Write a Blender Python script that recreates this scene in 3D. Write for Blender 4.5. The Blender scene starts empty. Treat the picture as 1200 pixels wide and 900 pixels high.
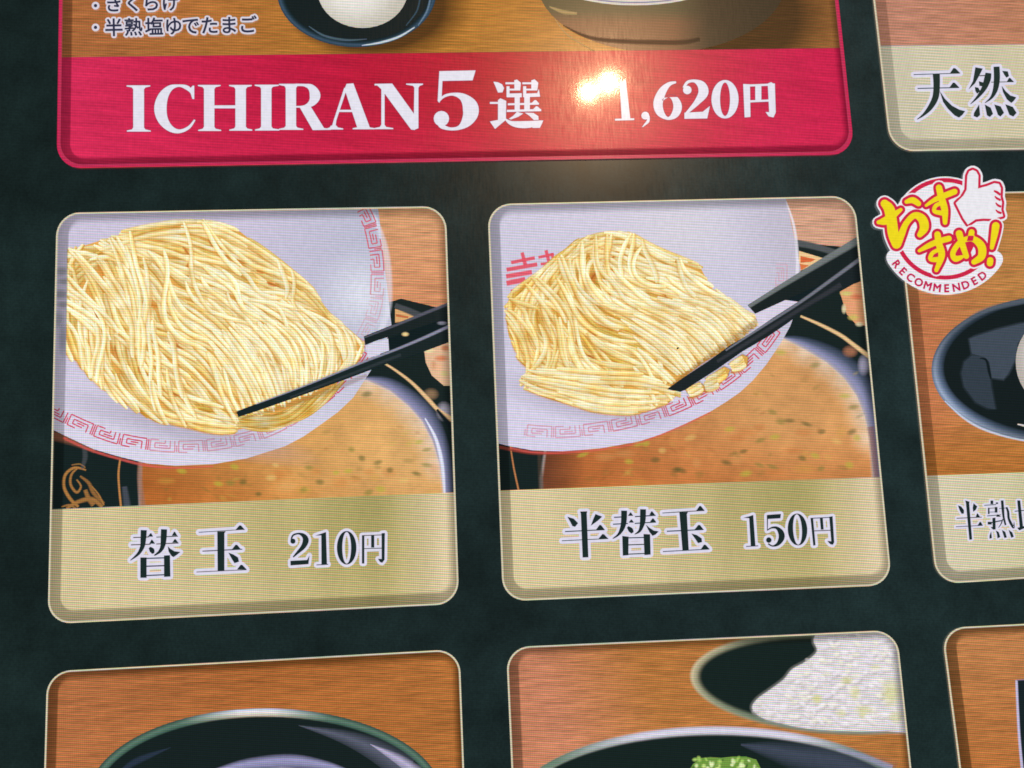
import bpy, math, random
import mathutils.noise as mnoise
from mathutils import Vector, Matrix
from mathutils.geometry import tessellate_polygon
random.seed(7)
RND = random.Random(11)

# ------------------------------------------------------------------ camera, world, lamps, exposure
SC = bpy.context.scene
COL = SC.collection
S = 0.1                                        # one menu tile is 10 cm wide
PAR = dict(r=(-0.16472, -0.06733, -0.03815), t=(-1.17527, -0.44156, 3.02426), f=1.37207)
def _rod(r):
    t = math.sqrt(sum(c*c for c in r)); return Matrix.Rotation(t, 3, Vector(r)/t)
PAR_FIT = [0.11211983340664661, 1.0384233312106776, 0.11521131656329824, -0.16465300060228358, -0.06734511228029051, -0.038136826446639654, -1.1753058907916507, -0.44161208773203414, 3.0242946832172715, 1.3720615510402612]
PAR = dict(r=PAR_FIT[3:6], t=PAR_FIT[6:9], f=PAR_FIT[9])
R = _rod(PAR['r']); T = Vector(PAR['t']); F = PAR['f']*1000
def w3(v): return Vector((v[0], v[2], -v[1]))  # screen-plane axes (right, down, into the screen) to world axes
Cc = -(R.transposed() @ T)                     # camera centre in screen-plane axes
cam_d = bpy.data.cameras.new('camera'); cam = bpy.data.objects.new('camera', cam_d); COL.objects.link(cam)
right, down, fwd = w3(R[0]), w3(R[1]), w3(R[2])
m = Matrix((right, -down, -fwd)).transposed().to_4x4(); m.translation = w3(Cc)*S
cam.matrix_world = m
cam_d.sensor_width = 36; cam_d.lens = F/1200*36; cam_d.clip_start = 0.01; cam_d.clip_end = 50
SC.camera = cam

def P(x, y):
    """the point of the screen's surface that the traced outline point (x, y) lies on"""
    d = R.transposed() @ Vector(((x-600)/F, (y-450)/F, 1))
    k = -Cc[2]/d[2]
    q = Cc + d*k
    return q[0]*S, -q[1]*S                     # world x, world z

wd = bpy.data.worlds.new('World'); SC.world = wd; wd.use_nodes = True
wd.node_tree.nodes['Background'].inputs[0].default_value = (0.6, 0.7, 0.68, 1)
wd.node_tree.nodes['Background'].inputs[1].default_value = 0.03
SC.view_settings.view_transform = 'Standard'; SC.view_settings.look = 'None'
SC.view_settings.exposure = 0; SC.view_settings.gamma = 1
SC.cycles.max_bounces = 2; SC.cycles.transparent_max_bounces = 48; SC.cycles.filter_width = 1.7

def ceiling_bulb(px, py, radius, watt, col):
    """a small bulb in the room, mirrored by the glossy screen"""
    x, z = P(px, py); q = Vector((x, 0, z)); c = w3(Cc)*S
    d = (q-c).normalized(); d.y = -d.y
    l = bpy.data.lights.new('ceiling_bulb', 'POINT'); l.energy = watt; l.shadow_soft_size = radius; l.color = col
    o = bpy.data.objects.new('ceiling_bulb', l); COL.objects.link(o); o.location = q + d*1.2
ceiling_bulb(690, 108, 0.0085, 1.35, (1, .62, .32))
ceiling_bulb(714, 97, 0.0095, 1.65, (1, .62, .32))

# ------------------------------------------------------------------ colour, materials
def lin(c):
    def f(v):
        v /= 255.0
        return v/12.92 if v <= .04045 else ((v+.055)/1.055)**2.4
    return (f(c[0]), f(c[1]), f(c[2]), c[3] if len(c) > 3 else 1.0)
def mix(a, b, t):
    t = max(0, min(1, t)); return tuple(a[i]+(b[i]-a[i])*t for i in range(3))

def mix2(a, b, t): return tuple(a[i]+(b[i]-a[i])*t for i in range(3))
class NB:
    def __init__(s, m): s.nt = m.node_tree; s.nt.nodes.clear()
    def n(s, typ, **k):
        nd = s.nt.nodes.new(typ)
        for a, b in k.items(): setattr(nd, a, b)
        return nd
    def l(s, a, b): s.nt.links.new(a, b)
    def math(s, op, a, b=None):
        nd = s.n('ShaderNodeMath', operation=op)
        for i, v in enumerate((a, b)):
            if v is None: continue
            if isinstance(v, (int, float)): nd.inputs[i].default_value = v
            else: s.l(v, nd.inputs[i])
        return nd.outputs[0]
    def noise(s, vec, scale, detail=3, rough=.55):
        nd = s.n('ShaderNodeTexNoise'); nd.inputs['Scale'].default_value = scale
        nd.inputs['Detail'].default_value = detail; nd.inputs['Roughness'].default_value = rough
        s.l(vec, nd.inputs['Vector']); return nd.outputs['Fac']
    def vmul(s, vec, k):
        nd = s.n('ShaderNodeVectorMath', operation='MULTIPLY'); s.l(vec, nd.inputs[0]); nd.inputs[1].default_value = k
        return nd.outputs[0]
    def rng(s, fac, a, b, lo=0., hi=1.):
        nd = s.n('ShaderNodeMapRange'); s.l(fac, nd.inputs[0])
        for i, v in enumerate((lo, hi, a, b)): nd.inputs[i+1].default_value = v
        return nd.outputs[0]

PITCH = S/219.0                                 # one display pixel
def screen_mat(name, kind='plain', line=.26, soft=False, gain=1.0):
    m = bpy.data.materials.new(name); m.use_nodes = True; b = NB(m)
    out = b.n('ShaderNodeOutputMaterial')
    att = b.n('ShaderNodeAttribute', attribute_name='Col')
    geo = b.n('ShaderNodeNewGeometry'); pos = geo.outputs['Position']
    sep = b.n('ShaderNodeSeparateXYZ'); b.l(pos, sep.inputs[0])
    X, Zc = sep.outputs[0], sep.outputs[2]
    # picture content is sampled per display pixel
    sn = b.n('ShaderNodeVectorMath', operation='SNAP'); b.l(pos, sn.inputs[0]); sn.inputs[1].default_value = (PITCH*.7, 10, PITCH)
    pp = sn.outputs[0]
    fac = None
    if kind == 'wood':
        a = b.noise(b.vmul(pp, (1, 1, 11)), 110, 5, .68)
        c = b.noise(b.vmul(pp, (1, 1, 7)), 12, 3, .6)
        d = b.noise(b.vmul(pp, (2, 1, 40)), 60, 2, .5)
        f1 = b.rng(a, .74, 1.24, .3, .7); f2 = b.rng(c, .9, 1.1, .3, .7); f3 = b.rng(d, .86, 1.14, .3, .7)
        fac = b.math('MULTIPLY', b.math('MULTIPLY', f1, f2), f3)
    elif kind == 'soup':
        a = b.noise(b.vmul(pp, (1, 1, 1.5)), 190, 5, .72); c = b.noise(pp, 48, 3)
        fac = b.math('MULTIPLY', b.rng(a, .84, 1.14, .3, .7), b.rng(c, .84, 1.12, .3, .7))
    elif kind == 'noodle':
        a = b.noise(pp, 260, 3, .7)
        fac = b.rng(a, .84, 1.14, .3, .7)
    elif kind == 'rice':
        a = b.noise(pp, 230, 4, .7)
        fac = b.rng(a, .84, 1.1, .32, .66)
    elif kind == 'gold':
        a = b.noise(b.vmul(pp, (1, 1, .12)), 85, 2, .5); c = b.noise(pp, 700, 1)
        fac = b.math('MULTIPLY', b.rng(a, .93, 1.07, .3, .7), b.rng(c, .96, 1.04, .3, .7))
    elif kind == 'red':
        # faint slanted interference bands
        rot = b.math('ADD', b.math('MULTIPLY', Zc, 1.0), b.math('MULTIPLY', X, .16))
        w = b.n('ShaderNodeCombineXYZ'); b.l(b.math('MULTIPLY', X, .12), w.inputs[0]); b.l(rot, w.inputs[2])
        a = b.noise(w.outputs[0], 520, 3, .6); c = b.noise(pp, 900, 1)
        fac = b.math('MULTIPLY', b.rng(a, .84, 1.12, .3, .7), b.rng(c, .92, 1.08, .3, .7))
    elif kind == 'panel':
        a = b.noise(pos, 70, 5, .7); c = b.noise(b.vmul(pos, (1, 1, 1.5)), 9, 2); d = b.noise(pos, 1500, 1)
        fac = b.math('MULTIPLY', b.math('MULTIPLY', b.rng(a, .62, 1.42, .3, .7), b.rng(c, .8, 1.25, .3, .7)), b.rng(d, .85, 1.15, .3, .7))
    else:
        a = b.noise(pp, 800, 1)
        fac = b.rng(a, .95, 1.05, .3, .7)
    # display lines: rows of pixels, slightly shifted between the three colours
    ph = b.math('MULTIPLY', Zc, 2*math.pi/PITCH)
    ph2 = b.math('MULTIPLY', X, 2*math.pi/PITCH)
    colv = b.math('MULTIPLY_ADD', b.math('SINE', ph2), line*.35); 
    colv.node.inputs[2].default_value = 1.0
    # slow beat between pixel rows and their colours
    beat = b.math('MULTIPLY_ADD', b.math('SINE', b.math('ADD', b.math('MULTIPLY', Zc, 2*math.pi/(PITCH*1.83)), b.math('MULTIPLY', X, 2*math.pi/(PITCH*19)))), line*.42)
    beat.node.inputs[2].default_value = 1.0
    chans = []
    for k, sh in enumerate((0.0, 1.1, 2.3)):
        s_ = b.math('SINE', b.math('ADD', ph, sh))
        r_ = b.math('MULTIPLY_ADD', s_, line); r_.node.inputs[2].default_value = 1.0
        v = b.math('MULTIPLY', r_, colv)
        if k != 1: v = b.math('MULTIPLY', v, beat)
        chans.append(b.math('MULTIPLY', v, fac))
    cmb = b.n('ShaderNodeCombineXYZ')
    for i in range(3): b.l(chans[i], cmb.inputs[i])
    mul = b.n('ShaderNodeVectorMath', operation='MULTIPLY'); b.l(att.outputs['Color'], mul.inputs[0]); b.l(cmb.outputs[0], mul.inputs[1])
    if soft:
        em = b.n('ShaderNodeEmission'); b.l(mul.outputs[0], em.inputs[0]); em.inputs[1].default_value = gain
        tr = b.n('ShaderNodeBsdfTransparent'); mx = b.n('ShaderNodeMixShader')
        b.l(att.outputs['Alpha'], mx.inputs[0]); b.l(tr.outputs[0], mx.inputs[1]); b.l(em.outputs[0], mx.inputs[2])
        b.l(mx.outputs[0], out.inputs[0])
    else:
        p = b.n('ShaderNodeBsdfPrincipled')
        p.inputs['Base Color'].default_value = (.004, .006, .006, 1)
        p.inputs['Roughness'].default_value = .235
        p.inputs['Specular IOR Level'].default_value = .9
        p.inputs['Coat Weight'].default_value = .6; p.inputs['Coat Roughness'].default_value = .055
        b.l(mul.outputs[0], p.inputs['Emission Color']); p.inputs['Emission Strength'].default_value = gain
        # fine wipe scratches in the cover glass
        rv = b.noise(b.vmul(pos, (16, 1, 1.4)), 130, 3, .7); b.l(b.rng(rv, .19, .255, .35, .65), p.inputs['Roughness'])
        wv = b.noise(b.vmul(pos, (5, 1, 2.6)), 420, 2, .7)
        bp = b.n('ShaderNodeBump'); bp.inputs['Strength'].default_value = .02; bp.inputs['Distance'].default_value = .00012
        b.l(wv, bp.inputs['Height']); b.l(bp.outputs[0], p.inputs['Coat Normal'])
        b.l(p.outputs[0], out.inputs[0])
    return m
M = dict(panel=screen_mat('display_black', 'panel', .12), wood=screen_mat('pictured_wood', 'wood', .42, gain=.8),
         plain=screen_mat('display_print', 'plain', .3), soup=screen_mat('pictured_soup', 'soup', .3, gain=1.04),
         noodle=screen_mat('pictured_noodles', 'noodle', .36, soft=True), gold=screen_mat('champagne_band', 'gold', .5),
         red=screen_mat('crimson_band', 'red', .24), rice=screen_mat('pictured_rice', 'rice', .5),
         text=screen_mat('lettering', 'plain', .09), soft=screen_mat('display_print_soft', 'plain', .26, soft=True))

# ------------------------------------------------------------------ mesh builder on the screen's surface
LU = 1e-5                                       # one print layer
class MB:
    def __init__(s): s.v = []; s.c = []; s.f = []
    def vert(s, x, y, lay, col): s.v.append((x, y, lay)); s.c.append(col); return len(s.v)-1
    def poly(s, pts, col, lay):
        c = lin(col); base = [s.vert(p[0], p[1], lay, c) for p in pts]
        if len(pts) <= 3: s.f.append(base); return
        for t in tessellate_polygon([[Vector((p[0], p[1], 0)) for p in pts]]):
            a = [base[i] for i in t]; s.f.append(a)
    def convex(s, pts, col, lay):
        c = lin(col); s.f.append([s.vert(p[0], p[1], lay, c) for p in pts])
    def strip(s, rows, cols, lay, closed=False):
        """rows: list of lists of points (same length); cols: a colour per point of a row, or per row and point"""
        n = len(rows[0]); idx = []
        for i, r in enumerate(rows):
            cc = cols[i] if isinstance(cols[0][0], (tuple, list)) else cols
            idx.append([s.vert(r[k][0], r[k][1], lay, lin(cc[k])) for k in range(n)])
        m_ = len(rows)
        for i in range(m_ if closed else m_-1):
            a, b = idx[i], idx[(i+1) % m_]
            for k in range(n-1): s.f.append([a[k], a[k+1], b[k+1], b[k]])
    def area(s, poly, fn, lay, step=14):
        """a convex outline filled with a fine grid whose colour is fn(x, y)"""
        xs = [p[0] for p in poly]; ys = [p[1] for p in poly]
        x0, x1, y0, y1 = min(xs), max(xs), min(ys), max(ys)
        nx = max(1, math.ceil((x1-x0)/step)); ny = max(1, math.ceil((y1-y0)/step))
        sub = MB(); g = {}
        for j in range(ny+1):
            for i in range(nx+1):
                x = x0+(x1-x0)*i/nx; y = y0+(y1-y0)*j/ny
                g[i, j] = sub.vert(x, y, lay, lin(fn(x, y)))
        for j in range(ny):
            for i in range(nx): sub.f.append([g[i, j], g[i+1, j], g[i+1, j+1], g[i, j+1]])
        sub.clip(poly); s.add(sub)
    def add(s, o):
        k = len(s.v); s.v += o.v; s.c += o.c; s.f += [[i+k for i in f] for f in o.f]
    def clip(s, poly):
        ar = sum(poly[i][0]*poly[(i+1) % len(poly)][1]-poly[(i+1) % len(poly)][0]*poly[i][1] for i in range(len(poly)))
        sg = 1 if ar > 0 else -1
        hp = []
        for i in range(len(poly)):
            ax, ay = poly[i][:2]; bx, by = poly[(i+1) % len(poly)][:2]
            L = math.hypot(bx-ax, by-ay)
            if L < 1e-6: continue
            hp.append((-(by-ay)*sg/L, (bx-ax)*sg/L, ax, ay))
        D = lambda h, v: (v[0]-h[2])*h[0]+(v[1]-h[3])*h[1]
        out = []
        ok = [all(D(h, v) >= -1e-9 for h in hp) for v in s.v]
        for f in s.f:
            if all(ok[i] for i in f): out.append(f); continue
            pl = [(s.v[i], s.c[i], i) for i in f]
            for h in hp:
                if not pl: break
                ds = [D(h, p[0]) for p in pl]
                if min(ds) >= 0: continue
                if max(ds) <= 0: pl = []; break
                nw = []
                for k in range(len(pl)):
                    a, b_, da, db = pl[k], pl[(k+1) % len(pl)], ds[k], ds[(k+1) % len(pl)]
                    if da >= 0: nw.append(a)
                    if (da >= 0) != (db >= 0):
                        t = da/(da-db)
                        nw.append((tuple(a[0][q]+(b_[0][q]-a[0][q])*t for q in range(3)), tuple(a[1][q]+(b_[1][q]-a[1][q])*t for q in range(4)), None))
                pl = nw
            if len(pl) >= 3:
                fi = []
                for v, c, i in pl:
                    if i is None: s.v.append(v); s.c.append(c); ok.append(True); i = len(s.v)-1
                    fi.append(i)
                out.append(fi)
        s.f = out
        used = sorted({i for f in out for i in f}); mp = {u: k for k, u in enumerate(used)}
        s.v = [s.v[u] for u in used]; s.c = [s.c[u] for u in used]; s.f = [[mp[i] for i in f] for f in out]
        return s
    def build(s, name, mat, parent=None, clip=None, kind=None, label=None):
        if clip: s.clip(clip)
        vs = []
        for x, y, l in s.v:
            wx, wz = P(x, y); vs.append((wx, -l*LU, wz))
        org = Vector((0, 0, 0))
        if parent is not None: org = Vector(parent['_o'])
        elif vs:
            org = Vector((sum(v[0] for v in vs)/len(vs), 0, min(v[2] for v in vs)))
        me = bpy.data.meshes.new(name)
        me.from_pydata([tuple(Vector(v)-org) for v in vs], [], s.f)
        at = me.color_attributes.new('Col', 'FLOAT_COLOR', 'POINT')
        at.data.foreach_set('color', [k for c in s.c for k in c])
        me.materials.append(M[mat] if isinstance(mat, str) else mat); me.update()
        # all prints face the room
        if me.polygons:
            up = sum(p.normal.y*p.area for p in me.polygons)
            flip = [p.index for p in me.polygons if p.normal.y > 0]
            if flip:
                import bmesh
                bm = bmesh.new(); bm.from_mesh(me); bm.faces.ensure_lookup_table()
                bmesh.ops.reverse_faces(bm, faces=[bm.faces[i] for i in flip]); bm.to_mesh(me); bm.free()
        o = bpy.data.objects.new(name, me); COL.objects.link(o)
        if parent is not None: o.parent = parent
        else: o.location = org
        o['_o'] = tuple(org)
        if kind: o['kind'] = kind
        if label: o['label'] = label
        return o

def thing(name, label, cat, px, py, group=None):
    o = bpy.data.objects.new(name, None); COL.objects.link(o); x, z = P(px, py)
    o.location = (x, 0, z); o['_o'] = (x, 0, z); o.empty_display_size = .01
    o['label'] = label; o['category'] = cat
    if group: o['group'] = group
    return o

# ------------------------------------------------------------------ 2-D helpers
def Z(x0, y0, s, *pts): return [(x0+p[0]/s, y0+p[1]/s)+tuple(q/s for q in p[2:]) for p in pts]
def spline(pts, n=8):
    if len(pts) < 3:
        return [tuple(pts[0][k]+(pts[-1][k]-pts[0][k])*i/n for k in range(len(pts[0]))) for i in range(n+1)]
    P_ = [pts[0]]+list(pts)+[pts[-1]]; out = []
    for i in range(1, len(P_)-2):
        a, b, c, d = P_[i-1], P_[i], P_[i+1], P_[i+2]
        for j in range(n):
            t = j/n
            out.append(tuple(.5*((2*b[k])+(-a[k]+c[k])*t+(2*a[k]-5*b[k]+4*c[k]-d[k])*t*t+(-a[k]+3*b[k]-3*c[k]+d[k])*t**3) for k in range(len(b))))
    out.append(tuple(pts[-1])); return out
def normals(pts, closed=False):
    out = []; n = len(pts)
    for i in range(n):
        a = pts[i-1] if (i > 0 or closed) else pts[i]; b = pts[(i+1) % n] if (i < n-1 or closed) else pts[i]
        dx, dy = b[0]-a[0], b[1]-a[1]; L = math.hypot(dx, dy) or 1
        out.append((-dy/L, dx/L))
    return out
def ribbon_rows(pts, offs, closed=False):
    """pts (x, y[, half width]); offs: multiples of the half width, or distances when there is none"""
    ns = normals(pts, closed); rows = []
    for p, n in zip(pts, ns):
        w = p[2] if len(p) > 2 else 1
        rows.append([(p[0]+n[0]*w*o, p[1]+n[1]*w*o) for o in offs])
    return rows
def brush(pts, n=6):
    """closed outline of a stroke with a half width at every point"""
    sp = spline(pts, n); ns = normals(sp)
    A = [(p[0]+q[0]*p[2], p[1]+q[1]*p[2]) for p, q in zip(sp, ns)]
    B = [(p[0]-q[0]*p[2], p[1]-q[1]*p[2]) for p, q in zip(sp, ns)]
    return A, B
def ellipse(cx, cy, rx, ry, n=48, a0=0, a1=360, rot=0):
    out = []; c, s_ = math.cos(math.radians(rot)), math.sin(math.radians(rot))
    full = abs(a1-a0) >= 360
    for i in range(n if full else n+1):
        a = math.radians(a0+(a1-a0)*i/n); x, y = rx*math.cos(a), ry*math.sin(a)
        out.append((cx+x*c-y*s_, cy+x*s_+y*c))
    return out
def isect(p, d, q, e):
    den = d[0]*e[1]-d[1]*e[0]; t = ((q[0]-p[0])*e[1]-(q[1]-p[1])*e[0])/den
    return (p[0]+d[0]*t, p[1]+d[1]*t)
def inset(q, l, t, r, b):
    """q: TL, TR, BR, BL"""
    TL, TR, BR, BL = q
    def off(a, c, k):
        dx, dy = c[0]-a[0], c[1]-a[1]; L = math.hypot(dx, dy); return ((a[0]-dy/L*k, a[1]+dx/L*k), (dx, dy))
    top = off(TL, TR, t); rt = off(TR, BR, r); bt = off(BR, BL, b); lf = off(BL, TL, l)
    return [isect(*lf, *top), isect(*top, *rt), isect(*rt, *bt), isect(*bt, *lf)]
def rquad(q, rad, n=9):
    out = []
    for i in range(4):
        p, a, b = q[i], q[i-1], q[(i+1) % 4]
        la = math.hypot(a[0]-p[0], a[1]-p[1]); lb = math.hypot(b[0]-p[0], b[1]-p[1])
        A = (p[0]+(a[0]-p[0])/la*rad, p[1]+(a[1]-p[1])/la*rad); B = (p[0]+(b[0]-p[0])/lb*rad, p[1]+(b[1]-p[1])/lb*rad)
        k = .55; c1 = (A[0]+(p[0]-A[0])*k, A[1]+(p[1]-A[1])*k); c2 = (B[0]+(p[0]-B[0])*k, B[1]+(p[1]-B[1])*k)
        for j in range(n+1):
            t = j/n; u = 1-t
            out.append(tuple(u**3*A[m_]+3*u*u*t*c1[m_]+3*u*t*t*c2[m_]+t**3*B[m_] for m_ in (0, 1)))
    return out
def lerp2(a, b, t): return (a[0]+(b[0]-a[0])*t, a[1]+(b[1]-a[1])*t)
def sgrad(x, a, b): return max(0, min(1, (x-a)/(b-a)))

# ------------------------------------------------------------------ lettering
def glyph(loops, edges_loops, name, parent, fill, halo, hw, lay, halo2=None, hw2=0, tris=None, mat='text', soft_off=(0, 0)):
    """loops: closed outlines to fill; halo: colour of a border hw wide under them"""
    mb = MB(); eps = 0
    def border(col, w, L, off=(0, 0)):
        k = 0; c = lin(col)
        for lp in edges_loops:
            for i in range(len(lp)):
                a, b = lp[i], lp[(i+1) % len(lp)]
                dx, dy = b[0]-a[0], b[1]-a[1]; d = math.hypot(dx, dy)
                if d < 1e-5: continue
                th = math.atan2(dy, dx); pts = []
                for q in range(5): an = th+math.pi/2+math.pi*q/4; pts.append((a[0]+w*math.cos(an)+off[0], a[1]+w*math.sin(an)+off[1]))
                for q in range(5): an = th-math.pi/2+math.pi*q/4; pts.append((b[0]+w*math.cos(an)+off[0], b[1]+w*math.sin(an)+off[1]))
                mb.f.append([mb.vert(p[0], p[1], L+k*.004, c) for p in pts]); k += 1
        for lp in loops:
            mb.poly([(p[0]+off[0], p[1]+off[1]) for p in lp], col, L+k*.004); k += 1
    if halo2: border(halo2, hw2, lay)
    if halo: border(halo, hw, lay+1.5, soft_off)
    for i, lp in enumerate(loops): mb.poly(lp, fill, lay+3+i*.01)
    if tris:
        for t in tris: mb.convex(t, fill, lay+3)
    return mb.build(name, mat, parent)
def rect(x0, y0, x1, y1): return [(x0, y0), (x1, y0), (x1, y1), (x0, y1)]
def bl(*pts, n=5):
    A, B = brush(pts, n); return A+B[::-1]
def ball(x, y, r): return ellipse(x, y, r, r, 16)
def hline(x0, y0, x1, y1, w=5): return [(x0, y0-w), (x1, y1-w), (x1, y1+w), (x0, y0+w)]
def tri(x0, x1, y, px, py): return [(x0, y), (px-(px-x0)*.15, py), (px+(x1-px)*.2, py+2), (x1, y)]
def ring_loops(cx, cy, rx, ry, ix, iy, rot=0):
    """a nought as two crescent halves"""
    o = ellipse(cx, cy, rx, ry, 36, -90, 90, rot); i = ellipse(cx, cy, ix, iy, 36, -90, 90, rot)
    o2 = ellipse(cx, cy, rx, ry, 36, 90, 270, rot); i2 = ellipse(cx, cy, ix, iy, 36, 90, 270, rot)
    return [o+i[::-1], o2+i2[::-1]]
def ZL(x0, y0, s, loops): return [[(x0+p[0]/s, y0+p[1]/s) for p in lp] for lp in loops]

_fc = {}
def font_glyph(ch):
    if ch in _fc: return _fc[ch]
    cu = bpy.data.curves.new('tmp', 'FONT'); cu.body = ch; cu.resolution_u = 3
    o = bpy.data.objects.new('tmp', cu); COL.objects.link(o); bpy.context.view_layer.update()
    ev = o.evaluated_get(bpy.context.evaluated_depsgraph_get()); me = ev.to_mesh()
    vs = [(v.co.x, -v.co.y) for v in me.vertices]; fs = [list(p.vertices) for p in me.polygons]
    cnt = {}
    for f in fs:
        for i in range(len(f)):
            k = tuple(sorted((f[i], f[(i+1) % len(f)]))); cnt[k] = cnt.get(k, 0)+1
    ed = [k for k, c in cnt.items() if c == 1]
    ev.to_mesh_clear(); bpy.data.objects.remove(o); bpy.data.curves.remove(cu)
    _fc[ch] = (vs, fs, ed); return _fc[ch]
def font_char(ch, cx, cy, size, rot, name, parent, fill, halo, hw, lay, bold=0, sx=1.0):
    """one printed character centred on its em box at (cx, cy)"""
    vs, fs, ed = font_glyph(ch)
    xs = [v[0] for v in vs]; 
    mx = (min(xs)+max(xs))/2; my = -.33 if ord(ch) > 0x2000 else -.34
    c, s_ = math.cos(rot), math.sin(rot)
    def tf(v):
        x, y = (v[0]-mx)*size*sx, (v[1]-my)*size
        return (cx+x*c-y*s_, cy+x*s_+y*c)
    V = [tf(v) for v in vs]; mb = MB()
    def caps(w, col, L):
        k = 0; cl = lin(col)
        for a, b in ed:
            a, b = V[a], V[b]; th = math.atan2(b[1]-a[1], b[0]-a[0]); pts = []
            for q in range(4): an = th+math.pi/2+math.pi*q/3; pts.append((a[0]+w*math.cos(an), a[1]+w*math.sin(an)))
            for q in range(4): an = th-math.pi/2+math.pi*q/3; pts.append((b[0]+w*math.cos(an), b[1]+w*math.sin(an)))
            mb.f.append([mb.vert(p[0], p[1], L+k*.003, cl) for p in pts]); k += 1
    if halo:
        caps(hw, halo, lay)
        for f in fs: mb.convex([V[i] for i in f], halo, lay+1)
    if bold: caps(bold, fill, lay+2)
    for f in fs: mb.convex([V[i] for i in f], fill, lay+3.2)
    return mb.build(name, 'text', parent)

# ------------------------------------------------------------------ tile pieces
CREAM = (226, 216, 186)
def tile_edges(t, q, line=CREAM, dark=.5, rad=27, lw=2.0, band=(13, 11, 9, 13), dcol=(8, 8, 6), glow=0, red=False):
    o1 = rquad(q, rad); o2 = rquad(inset(q, lw, lw*.9, lw, lw), rad-1.5)
    mb = MB(); mb.strip([[a, b] for a, b in zip(o1, o2)], [line, mix(line, (120, 110, 90), .25)], 50, closed=True)
    mb.build('frame_line', 'plain', t)
    l, tp, r, b = band
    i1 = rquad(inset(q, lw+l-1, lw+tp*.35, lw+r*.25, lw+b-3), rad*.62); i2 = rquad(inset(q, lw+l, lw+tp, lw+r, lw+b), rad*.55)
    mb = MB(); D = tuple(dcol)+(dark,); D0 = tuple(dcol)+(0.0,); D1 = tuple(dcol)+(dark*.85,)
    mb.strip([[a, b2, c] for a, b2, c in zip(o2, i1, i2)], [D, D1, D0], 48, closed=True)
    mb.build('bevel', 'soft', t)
    if glow:
        # bright reflection line just inside the right-hand bevel
        q2 = inset(q, 0, 16, lw+r-1, 18); q3 = inset(q, 0, 16, lw+r+14, 18); G = (255, 250, 235)
        mb = MB(); mb.strip([[q2[1], lerp2(q2[1], q3[1], .3), q3[1]], [q2[2], lerp2(q2[2], q3[2], .3), q3[2]]], [G+(0.,), G+(glow,), G+(0.,)], 47)
        mb.build('edge_sheen', 'soft', t)
def band_poly(q, yl, yr, rad=27):
    """the part of the tile under the line from (left, yl) to (right, yr)"""
    out = rquad(inset(q, .6, .6, .6, .6), rad)
    x0 = min(p[0] for p in out)-5; x1 = max(p[0] for p in out)+5
    return out, [(x0, yl), (x1, yr), (x1+40, yr+900), (x0-40, yl+900)]
def band(t, q, a, b, fn, name='price_band', mat='gold', lay=40):
    out = rquad(inset(q, .6, .6, .6, .6), 27)
    mb = MB(); mb.area(out, fn, lay, 16)
    (xa, ya), (xb, yb) = a, b
    k = (yb-ya)/(xb-xa)
    mb.clip([(xa-400, ya-400*k), (xb+400, yb+400*k), (xb+400, yb+1500), (xa-400, ya+1500)])
    return mb.build(name, mat, t)
def picture(t, q, fn, name='wooden_table', lay=4, step=20):
    mb = MB(); mb.area(rquad(inset(q, .6, .6, .6, .6), 27), fn, lay, step)
    return mb.build(name, 'wood', t)
def clipq(q): return rquad(inset(q, .8, .8, .8, .8), 27, 5)

# ------------------------------------------------------------------ the dark display
def display():
    x0, z0 = P(-420, 1400); x1, z1 = P(1700, -420)
    x0, x1, z0, z1 = -.13, .42, -.34, .12
    mb_v = []; n = 1
    me = bpy.data.meshes.new('display_panel')
    d = .018
    me.from_pydata([(x0, 0, z0), (x1, 0, z0), (x1, 0, z1), (x0, 0, z1), (x0, d, z0), (x1, d, z0), (x1, d, z1), (x0, d, z1)], [],
                   [(0, 1, 2, 3), (1, 5, 6, 2), (5, 4, 7, 6), (4, 0, 3, 7), (3, 2, 6, 7), (0, 4, 5, 1)])
    at = me.color_attributes.new('Col', 'FLOAT_COLOR', 'POINT')
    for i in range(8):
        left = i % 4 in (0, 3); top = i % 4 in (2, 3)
        c = (16, 29, 27) if left else ((31, 46, 48) if top else (27, 45, 43))  # faint backlight leak and reflections are put into these blacks
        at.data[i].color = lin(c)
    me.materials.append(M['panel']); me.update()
    o = bpy.data.objects.new('display_panel', me); COL.objects.link(o)
    o['kind'] = 'structure'; o['label'] = 'dark green black display panel behind the menu tiles'
display()
G = 'menu tiles on the dark display'

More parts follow.
